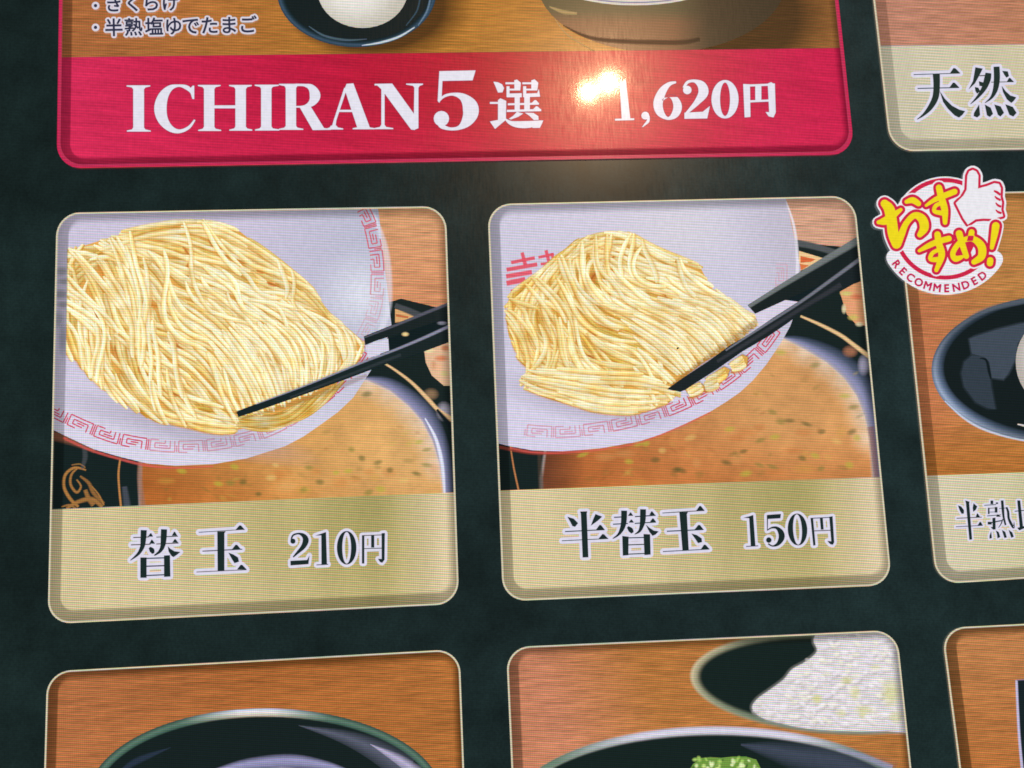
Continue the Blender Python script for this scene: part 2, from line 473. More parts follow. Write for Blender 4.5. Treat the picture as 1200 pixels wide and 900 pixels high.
# ------------------------------------------------------------------ noodles
FIELD = None
def strands(mb, A, B, n, w, lay0, jit=3.0, spread=.12, bright=1.0, seed=1, tint=0.0, nn=5, field=None):
    """n noodles running between guide curves A and B"""
    r = random.Random(seed); A = [p[:2] for p in A]; B = [p[:2] for p in B]
    order = list(range(n)); r.shuffle(order)
    for k, i in enumerate(order):
        t0 = (i+r.uniform(-.4, .4))/max(1, n-1); t1 = t0+r.gauss(0, spread*.7); pts = []
        m_ = len(A)
        for j in range(m_):
            u = j/(m_-1); t = max(-.02, min(1.02, t0*(1-u)+t1*u)); p = lerp2(A[j], B[j], t)
            pts.append((p[0]+r.gauss(0, jit*.62), p[1]+r.gauss(0, jit*.62)))
        sp = spline(pts, nn); hw = w*r.uniform(.82, 1.15)/2
        br = bright*r.uniform(.92, 1.05); wm = max(0, min(1, r.random()*.4+tint+(field(*pts[m_//2]) if field else 0)))
        k0 = len(sp)-1
        rows = ribbon_rows([(p[0], p[1], hw*(.55+.45*min(1, q_/2, (k0-q_)/2))) for q_, p in enumerate(sp)], (-1, -.68, -.1, .55, 1)); cols = []
        ph = r.uniform(0, 6); fq = r.uniform(.2, .5)
        for q in range(len(rows)):
            b_ = br*(1+.03*math.sin(ph+q*fq)); x_, y_ = sp[q][0], sp[q][1]
            w_ = max(0, min(1.25, wm+1.1*mnoise.noise(Vector((x_/19, y_/13, seed*.13)))+.5*mnoise.noise(Vector((x_/5, y_/5, k*.7)))))
            hi = mix2((255, 248, 218), (250, 222, 138), w_); md = mix2((251, 237, 188), (238, 198, 104), w_); ed = mix2((224, 188, 108), (200, 132, 46), w_)  # light centre and dark edges painted to make each noodle look round
            cols.append([tuple(min(255, c*b_) for c in cc) for cc in (ed, md, hi, md, mix(ed, md, .3))])
        mb.strip(rows, cols, lay0+k*.02)
    return lay0+n*.02
def spoly(poly, n=5):
    q = spline(list(poly[-2:])+list(poly)+list(poly[:2]), n); return q[2*n:-2*n]
def inside(p, poly):
    c = False; n = len(poly); x, y = p[0], p[1]
    for i in range(n):
        x0, y0 = poly[i][:2]; x1, y1 = poly[i-1][:2]
        if (y0 > y) != (y1 > y) and x < (x1-x0)*(y-y0)/(y1-y0)+x0: c = not c
    return c
def heap(mb, poly, guides, passes, lay, seed=3, tone=None, gaps=None):
    """a heap of noodles: every noodle follows the run of the guide curves around it; later passes lie on top"""
    r = random.Random(seed); G_ = []
    for gi, g in enumerate(guides):
        sp = spline([p[:2] for p in g], 5)
        for a, b_ in zip(sp, sp[1:]):
            L = math.dist(a, b_) or 1; G_.append((gi, (a[0]+b_[0])/2, (a[1]+b_[1])/2, (b_[0]-a[0])/L, (b_[1]-a[1])/L))
    xs = [p[0] for p in poly]; ys = [p[1] for p in poly]
    for pi, (n, w, w0, br, lmin, lmax, chaos, shadow) in enumerate(passes):
        if gaps and pi in (1, 2): slits(mb, [g if pi == 1 else (g[0], g[1], g[2]*.62, g[3], g[4]*.62, min(1, g[5])) for g in gaps], lay); lay += 1  # soft dark-orange shading painted between the passes
        occ = {}; made = 0; tries = 0
        while made < n and tries < n*12:
            tries += 1
            x, y = r.uniform(min(xs), max(xs)), r.uniform(min(ys), max(ys))
            if not inside((x, y), poly): continue
            c = (int(x/6), int(y/6))
            if occ.get(c, 0) > (1 if tries < n*6 else 3): continue
            ws = [math.exp(r.gauss(0, chaos)) for _ in guides]; turn = r.gauss(0, .17*chaos)
            def d_(x, y, px, py):
                ax = ay = 0
                for gi, gx, gy, tx, ty in G_:
                    q = (x-gx)**2+(y-gy)**2
                    if q > 9000: continue
                    k_ = ws[gi]/(q+60)**1.6
                    if tx*px+ty*py < 0 and (px or py): k_ *= -1
                    ax += tx*k_; ay += ty*k_
                L = math.hypot(ax, ay) or 1; return ax/L, ay/L
            L = r.uniform(lmin, lmax); u = r.uniform(.3, .7); halves = []
            for sg, ln in ((1, L*u), (-1, L*(1-u))):
                dx, dy = d_(x, y, 0, 0); dx *= sg; dy *= sg; px, py = x, y; h = []
                for st in range(int(ln/6)):
                    nx, ny = d_(px, py, dx, dy); dx, dy = dx*.45+nx*.55, dy*.45+ny*.55
                    dx, dy = dx-dy*turn*sg*.25, dy+dx*turn*sg*.25; q = math.hypot(dx, dy) or 1; dx /= q; dy /= q
                    px += dx*6; py += dy*6
                    if not inside((px, py), poly): break
                    h.append((px, py))
                halves.append(h)
            pts = halves[1][::-1]+[(x, y)]+halves[0]
            if len(pts) < 6: continue
            for p in pts: c = (int(p[0]/6), int(p[1]/6)); occ[c] = occ.get(c, 0)+1
            sp = spline(pts[::2]+([pts[-1]] if len(pts) % 2 == 0 else []), 3)
            hw = w*r.uniform(.8, 1.12)/2; k0 = len(sp)-1; wm = w0+r.gauss(0, .10)-.07+(tone(x, y) if tone else 0); bb = br*r.uniform(.96, 1.04)
            row = lambda offs: ribbon_rows([(p[0], p[1], hw*(.5+.5*min(1, q_/3, (k0-q_)/3))) for q_, p in enumerate(sp)], offs)
            ns = normals(sp); sgn = 1 if sum(q[1]+.35*q[0] for q in ns) > 0 else -1
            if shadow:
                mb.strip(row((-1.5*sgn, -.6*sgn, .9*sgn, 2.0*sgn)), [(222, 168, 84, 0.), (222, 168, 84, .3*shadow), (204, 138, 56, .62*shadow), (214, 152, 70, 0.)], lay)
            cols = []
            for q in range(len(sp)):
                x_, y_ = sp[q][0], sp[q][1]
                w_ = max(0, min(1.3, wm+.55*mnoise.noise(Vector((x_/24, y_/18, seed*.13+pi)))+.35*mnoise.noise(Vector((x_/6, y_/6, made*.7)))))
                hi = mix2((255, 250, 222), (252, 226, 140), w_); md = mix2((253, 242, 196), (242, 208, 110), w_); ed = mix2((246, 224, 156), (224, 168, 76), w_); e2 = mix2((234, 202, 126), (200, 134, 52), w_)  # lit upper side and shaded lower edge painted across each noodle
                cols.append([tuple(min(255, v*bb) for v in cc) for cc in (ed, hi, md, mix(md, ed, .6), e2)])
            mb.strip(row((-1*sgn, -.55*sgn, .05*sgn, .55*sgn, 1*sgn)), cols, lay+.008); lay += .016; made += 1
    return lay+.1
def slits(mb, pts, lay, seed=1):
    """painted shade that reads as gaps deep between the noodles: (x, y, length, angle, half width, darkness)"""
    for x, y, L, a, w, dk in pts:
        c, s_ = math.cos(math.radians(a)), math.sin(math.radians(a))
        w *= .95; sp = [(x-c*L/2, y-s_*L/2, .1), (x-c*L*.2-s_*L*.04, y-s_*L*.2+c*L*.04, w), (x+c*L*.2-s_*L*.04, y+s_*L*.2+c*L*.04, w*.8), (x+c*L/2, y+s_*L/2, .1)]
        rows = ribbon_rows(spline(sp, 4), (-1.3, -.6, 0, .6, 1.3)); e = mix((232, 176, 88), (204, 120, 50), dk); m_ = mix((222, 150, 58), (150, 72, 32), dk)
        mb.strip(rows, [e+(0.,), e+(.8,), m_+(1.,), e+(.85,), e+(0.,)], lay); lay += .02

# ------------------------------------------------------------------ red key pattern of a bowl
def fret(mb, path, hgt, unit, lay, col, w=.75, start=0, fade=None):
    """path runs along the rim; the motif stands on its left side"""
    sp = spline(path, 14); d = [0]
    for i in range(1, len(sp)): d.append(d[-1]+math.dist(sp[i], sp[i-1]))
    ns = normals(sp)
    def at(s, n):
        s = max(0, min(d[-1]-1e-6, s)); k = 0
        while d[k+1] < s: k += 1
        t = (s-d[k])/(d[k+1]-d[k]); p = lerp2(sp[k], sp[k+1], t); q = lerp2(ns[k], ns[k+1], t)
        return (p[0]+q[0]*n, p[1]+q[1]*n)
    s = start; kind = 0; ep = 0
    motA = [[(0, 1), (0, 0), (.86, 0), (.86, 1), (.56, 1)], [(.16, 1), (.16, .3), (.7, .3), (.7, .72), (.34, .72)], [(.34, .72), (.34, 1)], [(.24, .5), (.56, .5)], [(.93, 0), (.93, 1)]]
    motB = [[(.0, 0), (.0, 1), (.86, 1), (.86, .0), (.56, 0)], [(.16, 0), (.16, .7), (.7, .7), (.7, .28), (.34, .28)], [(.28, .5), (.56, .5)], [(.93, 0), (.93, .6)]]
    while s < d[-1]-unit*.5:
        for ln in (motA, motB)[kind % 2]:
            for a, b in zip(ln, ln[1:]):
                n = max(1, int(abs(a[0]-b[0])*4)); pts = []
                for i in range(n+1):
                    u = a[0]+(b[0]-a[0])*i/n; v = a[1]+(b[1]-a[1])*i/n; pts.append(at(s+u*unit, v*hgt))
                al = 1.0
                if fade: al = fade(pts[0][0], pts[0][1])
                c = tuple(col)+(al,)
                for p, q in zip(pts, pts[1:]):
                    L = math.dist(p, q)
                    if L < .3: continue
                    nx, ny = -(q[1]-p[1])/L*w, (q[0]-p[0])/L*w
                    mb.convex([(p[0]+nx, p[1]+ny), (q[0]+nx, q[1]+ny), (q[0]-nx, q[1]-ny), (p[0]-nx, p[1]-ny)], c, lay+ep); ep += .002
        s += unit; kind += 1
def blob(mb, x, y, rx, ry, col, lay, a=.8, rot=0):
    """soft-edged spot"""
    n = 14; r0 = ellipse(x, y, rx*.35, ry*.35, n, rot=rot); r1 = ellipse(x, y, rx*.72, ry*.72, n, rot=rot); r2 = ellipse(x, y, rx*1.15, ry*1.15, n, rot=rot)
    mb.convex(r0, tuple(col)+(a,), lay)
    mb.strip([[p, q, s_] for p, q, s_ in zip(r0, r1, r2)], [tuple(col)+(a,), tuple(col)+(a*.6,), tuple(col)+(0.,)], lay, closed=True)
def softline(mb, pts, col, lay, w=None, a=1.0, prof=((-1, 0), (-.4, 1), (.4, 1), (1, 0)), n=6):
    sp = spline(pts, n); rows = ribbon_rows(sp, [p[0] for p in prof])
    mb.strip(rows, [tuple(col)+(a*p[1],) for p in prof], lay)
def edge_blur(mb, loop, col, lay, win=2.5, wout=2.5, a=.9):
    rows = []
    ns = normals(loop, True)
    for p, q in zip(loop, ns): rows.append([(p[0]+q[0]*win, p[1]+q[1]*win), p, (p[0]-q[0]*wout, p[1]-q[1]*wout)])
    mb.strip(rows, [tuple(col)+(0.,), tuple(col)+(a,), tuple(col)+(0.,)], lay, closed=True)

DARK = (26, 42, 42); HALO = (222, 218, 236)
# ================================================================== tile 1: portion of noodles, 210 yen
Q1 = [(67.1, 250.1), (522.4, 242.1), (538, 707.7), (56.6, 731.2)]
def tile_kaedama():
    q = Q1; cq = clipq(q)
    t = thing('menu_tile', 'menu tile with the large noodle portion over a white bowl, priced 210 yen', 'menu tile', 300, 731, G)
    picture(t, q, lambda x, y: mix((236, 174, 126), (230, 156, 110), sgrad(y, 250, 360)))
    # black lacquer bowl with soup
    mb = MB(); mb.area([(40, 480), (470, 350), (560, 372), (560, 640), (40, 640)], lambda x, y: (20, 34, 34), 6, 60)
    bowl = mb.build('soup_bowl', 'plain', t, cq)
    mb = MB()
    softline(mb, [(463, 358, 3.5), (478, 364, 4.5), (497, 372, 4.5)], (72, 76, 80), 7, prof=((-1, 0), (-.6, 1), (.6, 1), (1, 0)))
    mb.poly([(463, 362), (486, 369), (482, 376), (463, 378)], (222, 172, 116), 6.6); mb.poly([(464, 368), (479, 371), (478, 373), (464, 371)], (190, 106, 66), 6.8)
    for p in ([(497, 410), (508, 405), (540, 396), (540, 452), (520, 452), (506, 440), (499, 425)],): mb.poly(p, (226, 184, 148), 6.6)
    for x, y, rx, ry, c in ((503, 411, 7, 3, (236, 222, 170)), (517, 420, 9, 4, (214, 128, 88)), (512, 430, 8, 5, (236, 180, 140)), (521, 438, 6, 4, (206, 190, 130)), (508, 428, 4, 6, (206, 150, 110)), (522, 408, 6, 4, (196, 120, 80))): blob(mb, x, y, rx, ry, c, 7, .9)
    mb.build('far_bowl_pattern', 'soft', bowl, cq)
    mb = MB()
    ring = [(414, 446, 0), (434, 444, 3), (457, 451, 7), (480, 468, 10), (499, 488, 11), (514, 515, 9), (522, 545, 7), (526, 590, 6)]
    rows = ribbon_rows(spline(ring, 8), (-1.2, -.5, .3, 1.1))
    mb.strip(rows, [(24, 36, 38), (92, 98, 124), (140, 140, 176), (150, 140, 150)], 8)
    softline(mb, [(498, 490, 1), (511, 515, 2.5), (518, 545, 3), (521, 585, 2)], (226, 228, 246), 9.6)  # white highlight painted on the rim
    mb.build('bowl_rim', 'soft', bowl, cq)
    mb = MB()
    softline(mb, [(447, 424, 1.4), (462, 433, 1.8), (482, 448, 2.3), (500, 466, 3), (513, 480, 3), (530, 492, 4)], (230, 190, 140), 9)
    blob(mb, 505, 462, 9, 7, (150, 120, 90), 8.7, .8); blob(mb, 520, 482, 9, 11, (170, 165, 180), 8.8, .8); softline(mb, [(512, 480, 2), (522, 492, 4), (532, 505, 4)], (20, 30, 34), 9.1)
    mb.build('gold_ring', 'soft', bowl, cq)
    sp = [(166, 700), (164, 560), (166, 520), (300, 470), (400, 445), (431, 446), (457, 458), (479, 476), (495, 494), (507, 517), (515, 543), (519, 570), (521, 600), (522, 700)]
    def soupc(x, y):
        c = mix((206, 148, 80), (224, 174, 110), sgrad(x, 280, 480)); c = mix((172, 98, 44), c, sgrad(x, 150, 330)-.15*sgrad(y, 540, 590))
        c = mix(c, (194, 112, 50), .55*sgrad(y-.0*x, 548, 600)*sgrad(-x, -420, -250))
        dr = min(math.dist((x, y), p) for p in sp[4:11]); return mix((232, 208, 186), c, sgrad(dr, 0, 26))
    mb = MB(); mb.area(sp, soupc, 10, 9); soup = mb.build('soup', 'soup', bowl, cq)
    mb = MB(); edge_blur(mb, sp, (206, 190, 190), 11, 3, 3, .6)
    softline(mb, [(166, 530, 4), (164, 560, 4), (168, 600, 5)], (150, 110, 90), 11.2, a=.8)
    for i in range(22):
        x = RND.uniform(190, 510); y = RND.uniform(548, 590); blob(mb, x, y, RND.uniform(6, 15), RND.uniform(4, 8), RND.choice([(200, 120, 56), (222, 170, 104), (186, 104, 48), (206, 160, 70)]), 11.3+i*.02, .3)
    mb.build('soup_foam', 'soft', bowl, cq)  # soft foam blobs and blurred edge of the soup
    mb = MB(); k = 0
    for x, y, c in ((430, 462, 0), (412, 527, 1), (424, 537, 0), (443, 542, 0), (457, 551, 0), (488, 555, 0), (491, 518, 2), (500, 527, 1), (375, 565, 0), (356, 574, 1), (303, 579, 0), (394, 554, 2), (408, 552, 2), (446, 573, 2), (473, 563, 3), (323, 545, 3), (432, 577, 1), (256, 567, 2), (285, 565, 0), (275, 547, 2), (213, 552, 2), (500, 545, 1), (318, 560, 3), (270, 566, 1), (362, 548, 1)):
        blob(mb, x, y, RND.uniform(4.5, 7.5), RND.uniform(2.6, 4.2), ((78, 92, 46), (126, 126, 58), (176, 176, 62), (222, 186, 112))[c], 12+k*.02, .6, RND.uniform(-20, 20)); k += 1
    for i in range(34):
        x = RND.uniform(190, 505); y = RND.uniform(555, 592) if x < 330 else RND.uniform(500, 585); blob(mb, x, y, RND.uniform(3, 8), RND.uniform(1.6, 3.4), RND.choice([(110, 104, 50), (196, 176, 80), (150, 96, 48), (96, 104, 50)]), 13+i*.02, RND.uniform(.12, .32), RND.uniform(-40, 40))
    mb.build('scallion_bits', 'soft', bowl, cq, kind='stuff')
    # lacquer ornament left of the soup
    mb = MB(); g = (176, 124, 66); k = 0
    for s_ in ([(101, 551, 1.2), (88, 548, 2), (77, 556, 2.2), (75, 570, 2.4), (82, 584, 2.6), (92, 594, 2)], [(92, 548, 1), (84, 556, 1.8), (83, 568, 2), (90, 577, 2), (95, 570, 1.5), (90, 562, 1.2)],
               [(78, 596, 2), (92, 588, 3), (108, 585, 3.4), (120, 594, 3)], [(94, 558, 1.5), (104, 566, 2.6), (110, 578, 3), (122, 590, 2)], [(84, 545, .8), (94, 544, 1), (100, 548, 1)], [(100, 574, 3), (104, 584, 3.5), (110, 592, 4)],
               [(108, 570, .8), (116, 580, 1.2), (122, 592, 1)], [(72, 594, 1), (82, 592, 1.6), (90, 597, 1.5)]):
        softline(mb, s_, mix(g, (120, 84, 50), RND.random()*.6), 11+k*.1, a=.95); k += 1
    softline(mb, [(141, 538, 1.4), (139, 560, 1.6), (143, 605, 1.6)], (196, 136, 78), 12, a=.9)
    softline(mb, [(146, 570, 4), (150, 600, 6)], (92, 96, 110), 11.9, a=.5); softline(mb, [(98, 520, 3), (100, 535, 4), (96, 550, 2)], (84, 88, 92), 11.8, a=.5)
    softline(mb, [(60, 510, 7), (85, 516, 7), (112, 528, 4)], (128, 82, 62), 11.7, a=.9)
    mb.build('lacquer_ornament', 'soft', bowl, cq)
    # white bowl
    W = [(441, 225), (443.5, 247), (455, 274), (462, 308), (464.5, 335), (463.5, 360), (460, 378), (452, 402), (440, 426), (414, 466), (396, 483), (374, 499), (355, 512), (334, 523), (290, 537), (250, 544), (205, 546), (172, 543), (139, 535), (105, 525), (77, 511), (60, 503), (30, 488), (30, 225)]
    def wc(x, y):
        c = mix((206, 198, 220), (188, 188, 208), sgrad(x+y*.3, 360, 520)); c = mix(c, (218, 214, 232), sgrad(y, 400, 520))
        d = math.hypot((x-425)/40, (y-345)/40); return mix((226, 228, 240), c, min(1, d*.7))  # bright highlight at centre right is put into the colour
    mb = MB(); mb.area(W, wc, 14, 14); wb = mb.build('white_bowl', 'plain', t, cq)
    mb = MB(); softline(mb, [(74, 513, 2), (105, 527, 2), (139, 537.5, 2), (172, 545.5, 2), (205, 548.5, 1.6), (250, 546.5, 1.2)], (214, 90, 84), 14.5, a=.7)
    mb.build('red_rim_line', 'soft', wb, cq)  # soft red line along the bowl's lower edge
    mb = MB(); softline(mb, [(437, 250, 3), (451, 290, 5), (456, 335, 5), (452, 372, 5), (430, 422, 3)], (226, 226, 238), 14.6, a=.5)
    mb.build('rim_highlight', 'soft', wb, cq)
    mb = MB()
    fd = lambda x, y: .92 if y < 310 or x > 350 or x < 150 else (.45 if y < 420 else .72)
    fret(mb, [(455, 432), (437, 404), (430, 398)][:1]+[(449, 245-0), (449, 245)][:0] or [(0, 0), (1, 1)], 1, 5, 15, (0, 0, 0)) if False else None
    fret(mb, [(430, 238), (441, 262), (448, 295), (450, 325), (448, 355), (441, 380), (430, 402)], 15, 29, 15, (206, 84, 100), fade=lambda x, y: .9 if y < 300 else max(.28, .9-(y-300)/90))
    fret(mb, [(436, 412), (424, 430), (405, 452), (385, 470), (360, 488), (330, 505), (300, 517), (262, 526), (222, 530), (180, 528), (140, 521), (105, 509), (78, 497), (58, 487)], 13, 34, 15.5, (206, 62, 92), fade=lambda x, y: .95 if x > 345 or x < 175 else .6)
    mb.build('key_pattern', 'soft', wb, cq)
    mb = MB()
    for x, y, rx, ry, c in ((73, 318, 8, 4, (92, 104, 78)), (75, 330, 8, 3, (104, 112, 90)), (72, 345, 9, 4, (70, 84, 62)), (74, 357, 8, 3, (90, 100, 80)), (70, 375, 7, 8, (120, 124, 124)), (74, 398, 6, 14, (112, 120, 124))): blob(mb, x, y, rx, ry*1.5, c, 15.8, .5)
    mb.build('left_edge_spots', 'soft', wb, cq)  # soft green and grey spots along the bowl's left edge
    # noodles
    z = lambda *p: Z(60, 245, 3.158, *p)
    FIELD = lambda x, y: .28-.45*math.exp(-((x-340)/90)**2-((y-400)/60)**2)+.15*sgrad(-y, -290, -250)
    mb = MB()
    blob(mb, 215, 500, 150, 24, (150, 140, 160), 16, .5, 14)  # noodles' contact shadow painted on the bowl
    base = z((0, 175), (110, 140), (180, 118), (300, 82), (450, 52), (600, 50), (700, 84), (780, 150), (890, 226), (970, 305), (1020, 385), (1090, 446), (1152, 490), (1140, 550), (1075, 625), (1000, 712), (900, 780), (780, 803), (650, 824), (500, 800), (370, 770), (250, 712), (165, 635), (95, 565), (0, 505))
    mb.poly(base, (226, 168, 84), 20)
    L = 20.4
    b = lambda A, B, n, w, sd, **k: strands(mb, z(*A), z(*B), int(n*.84), w*1.16, L, seed=sd, field=FIELD, **k)
    gd = [z(*g) for g in ([(60, 210), (100, 180), (250, 110), (400, 62), (600, 50), (755, 132), (890, 230), (985, 320), (1060, 412), (1130, 470)], [(230, 130), (400, 150), (560, 200), (700, 270), (850, 340), (980, 390), (1080, 450)],
          [(180, 112), (250, 210), (310, 330), (305, 480), (330, 640), (400, 782)], [(70, 180), (130, 290), (180, 400), (190, 560), (260, 680), (350, 772)], [(300, 180), (400, 300), (430, 390), (560, 480), (650, 600), (760, 740)],
          [(55, 380), (75, 520), (150, 622), (250, 702), (380, 780), (520, 812), (640, 826), (780, 806)], [(560, 460), (640, 540), (700, 640), (750, 735)], [(700, 450), (780, 520), (830, 620), (845, 690)], [(850, 440), (920, 500), (950, 580), (945, 650)],
          [(1000, 430), (1060, 480), (1070, 550), (1050, 610)], [(1110, 450), (1150, 490), (1142, 540), (1095, 600)], [(300, 440), (450, 480), (600, 540), (680, 640), (740, 740)], [(480, 300), (600, 330), (720, 400), (800, 450)])]
    gp = [(60+x/3.158, 245+y/3.158, ln/3.158, a, w/3.158, dk) for x, y, ln, a, w, dk in ((632, 150, 130, 36, 14, .9), (700, 190, 90, 36, 10, .6), (272, 180, 130, 55, 18, .3), (505, 160, 60, 55, 12, .6), (506, 222, 70, 92, 12, .6), (775, 232, 60, 20, 11, .6), (818, 278, 70, 22, 14, .7), (700, 365, 110, -12, 20, .5), (360, 350, 90, 15, 24, .4),
          (285, 330, 120, 70, 14, .6), (290, 410, 60, 60, 12, 1.), (165, 480, 190, 72, 22, .7), (170, 395, 80, 55, 15, .8), (250, 540, 130, 70, 18, .7), (340, 600, 80, 45, 22, 1.2), (440, 675, 80, 25, 16, 1.2), (470, 505, 130, 18, 18, .8), (320, 450, 90, 10, 16, .7), (310, 510, 70, 15, 12, 1.), (410, 580, 70, -5, 16, .6), (620, 600, 60, 75, 10, .6), (920, 430, 50, 40, 10, .6), (920, 575, 40, 80, 12, .5), (495, 790, 40, 20, 10, .8), (200, 250, 130, 62, 14, .3))]
    poly1 = z((0, 185), (110, 135), (180, 110), (300, 72), (450, 42), (600, 40), (700, 74), (780, 140), (890, 218), (975, 298), (1025, 378), (1095, 440), (1162, 490), (1150, 550), (1080, 622), (900, 720), (780, 770), (700, 800), (690, 835), (640, 836), (500, 812), (370, 782), (250, 724), (160, 645), (90, 572), (0, 500)); poly1 = spoly(poly1, 3)
    tn = lambda x, y: .12-.32*math.exp(-((x-345)/80)**2-((y-395)/50)**2)+.2*sgrad(-y, -280, -250)
    L = heap(mb, poly1, gd, ((170, 5.2, .9, .92, 60, 140, 1.4, .5), (110, 5.2, .5, .97, 90, 210, 1.4, .8), (70, 5.2, .12, 1.01, 110, 240, 1.1, .9)), L, 3, tn, gp)
    cg = [z(*g) for g in ([(310, 240), (330, 340), (300, 420), (285, 480), (310, 560), (360, 640), (370, 700)], [(390, 160), (420, 250), (395, 380), (470, 470), (560, 500), (620, 600), (660, 700)], [(395, 480), (405, 560), (372, 620), (380, 720), (420, 790)],
          [(90, 200), (190, 300), (260, 380), (300, 460), (250, 560), (250, 650), (310, 730)], [(540, 180), (530, 260), (560, 340), (640, 380), (740, 400)], [(560, 170), (640, 240), (760, 320), (880, 350), (960, 400)], [(720, 300), (690, 350), (760, 420), (770, 460)], [(860, 240), (880, 300), (820, 340), (740, 330), (660, 280)],
          [(450, 600), (470, 680), (520, 780)], [(150, 380), (215, 420), (190, 500), (160, 420)], [(70, 380), (170, 440), (235, 520), (215, 640)], [(240, 420), (225, 500), (190, 600), (230, 690)])]
    L = heap(mb, poly1, cg, ((66, 5.2, .08, 1.02, 60, 150, .7, .9),), L, 23, tn)
    pl2 = z((560, 450), (700, 425), (850, 420), (1000, 410), (1090, 442), (1160, 490), (1150, 550), (1080, 622), (900, 705), (760, 745), (700, 690), (620, 560))
    L = heap(mb, pl2, gd[6:11]+[z((950, 420), (1010, 470), (1020, 560), (1000, 630)), z((630, 450), (720, 560), (780, 660), (800, 710))], ((54, 4.9, .06, 1.02, 60, 130, .5, .9),), L, 6)
    L = b([(735, 752), (790, 790), (860, 790), (930, 740), (985, 690)], [(680, 800), (800, 815), (910, 780), (990, 730), (1080, 640)], 18, 4.6, 12, jit=1.2, spread=.3, tint=.35, bright=.96)
    L = b([(700, 770), (780, 775), (860, 760), (930, 715)], [(690, 800), (790, 800), (890, 780), (1000, 690)], 12, 4.6, 19, jit=1.2, spread=.4, tint=.45, bright=.94)
    softline(mb, [(276, 484, 2), (330, 466, 6), (400, 439, 8), (440, 420, 6)], (120, 70, 30), L, a=.55); L += .1  # contact shadow of the chopstick, painted over the noodles
    softline(mb, [(283, 491, 1), (340, 474, 4), (400, 452, 5), (430, 440, 3)], (120, 70, 30), L, a=.4)
    mb.clip([(80.3, 200), (600, 200), (600, 700), (74, 700)])
    mb.build('noodles', 'noodle', t, cq, kind='stuff')
    # chopsticks
    mb = MB(); mb.poly([(426.5, 394.5), (460, 381), (500, 365.5), (530, 353), (530, 371), (500, 381), (465, 392), (440, 400), (428, 405)], (22, 34, 36), 37.5)
    c1 = mb.build('chopstick', 'plain', t, cq)
    mb = MB(); softline(mb, [(427, 396, 1), (460, 383, 1.8), (500, 366.5, 2.4), (530, 354.5, 2.4)], (96, 96, 110), 38, a=.8)
    softline(mb, [(428, 405, .6), (445, 400, 1), (454, 398, .8)], (200, 205, 220), 38.1, a=.5)
    mb.build('highlight', 'soft', c1, cq)
    mb = MB(); mb.poly([(277.5, 482.5), (320, 466), (360, 451), (401, 434), (430, 422), (457, 412), (490, 398.5), (530, 380), (530, 400), (495, 413), (450, 428), (401, 446.5), (350, 465), (300, 482.5), (279.5, 489)], (22, 36, 38), 38.5)
    c2 = mb.build('chopstick', 'plain', t, cq)
    mb = MB(); softline(mb, [(300, 474, .6), (360, 451.5, 1), (420, 427, 1.4), (460, 411.5, 1.8), (495, 397, 2.2), (530, 381, 2.4)], (150, 150, 172), 39, a=.85)
    softline(mb, [(340, 466, 1.4), (400, 443, 2), (470, 416, 2.5)], (52, 60, 64), 39.1, a=.7)
    mb.build('highlight', 'soft', c2, cq)
    mb = MB(); mb.poly([(455, 397), (530, 371), (530, 381), (458, 411)], (20, 32, 34), 37); mb.poly([(428, 406), (455, 397), (456, 411), (432, 420)], (214, 210, 228), 36.5)
    blob(mb, 475, 392, 4.5, 2.6, (244, 214, 150), 37.3, 1); blob(mb, 518, 379, 6, 2.4, (150, 150, 166), 37.3, .8)
    mb.build('gap_between_sticks', 'soft', t, cq)
    # price band
    def gc(x, y):
        c = mix((214, 198, 154), (184, 170, 112), sgrad(x, 90, 390)); c = mix(c, (164, 154, 96), .7*math.exp(-((x-425)/38)**2)*sgrad(-y, -700, -600)); c = mix(c, (220, 202, 164), sgrad(x, 455, 522))  # sheen at the right end is baked into the gold colour
        return mix(c, (214, 198, 155), .75*sgrad(y, 620, 716)*sgrad(-x, -420, -120)+.25*sgrad(y, 650, 710))
    pb = band(t, q, (60, 597), (535, 577), gc)
    zz = lambda lps: ZL(145, 605, 7.5, lps)
    lp = zz([bl((180, 122, 27), (176, 200, 25), (168, 265, 20), (140, 320, 14), (105, 355, 9), (62, 388, 3)), bl((230, 275, 10), (252, 300, 22), (262, 328, 10)), bl((358, 115, 27), (354, 200, 26), (345, 265, 20), (318, 312, 13), (272, 345, 5)),
             hline(88, 188, 225, 182, 4), tri(215, 262, 180, 243, 148), hline(68, 252, 240, 246, 4), tri(228, 280, 242, 250, 206), hline(290, 184, 480, 176, 4), tri(425, 475, 172, 450, 136), hline(290, 244, 485, 236, 4), tri(430, 482, 232, 455, 200),
             [(390, 262), (412, 285), (450, 308), (502, 314), (470, 340), (440, 360), (420, 345), (398, 310)],
             rect(150, 362, 205, 541), [(357, 345), (410, 342), (414, 530), (358, 533)], hline(150, 372, 412, 364, 5), hline(200, 440, 360, 434, 5), hline(200, 521, 360, 514, 5)])
    glyph(lp, lp, 'kanji_character', pb, DARK, HALO, 3.4, 42)
    lp = zz([hline(662, 142, 1062, 116, 3), tri(985, 1068, 120, 1026, 80), hline(695, 307, 1045, 290, 4), tri(952, 1035, 293, 992, 250), hline(642, 490, 1082, 470, 3), tri(998, 1084, 468, 1036, 426),
             [(825, 135), (900, 132), (888, 150), (888, 478), (828, 480)], [(922, 320), (965, 335), (1008, 362), (1016, 400), (976, 412), (955, 380)]])
    glyph(lp, lp, 'kanji_character', pb, DARK, HALO, 3.4, 42)
    yz = lambda lps: ZL(330, 610, 8.571, lps)
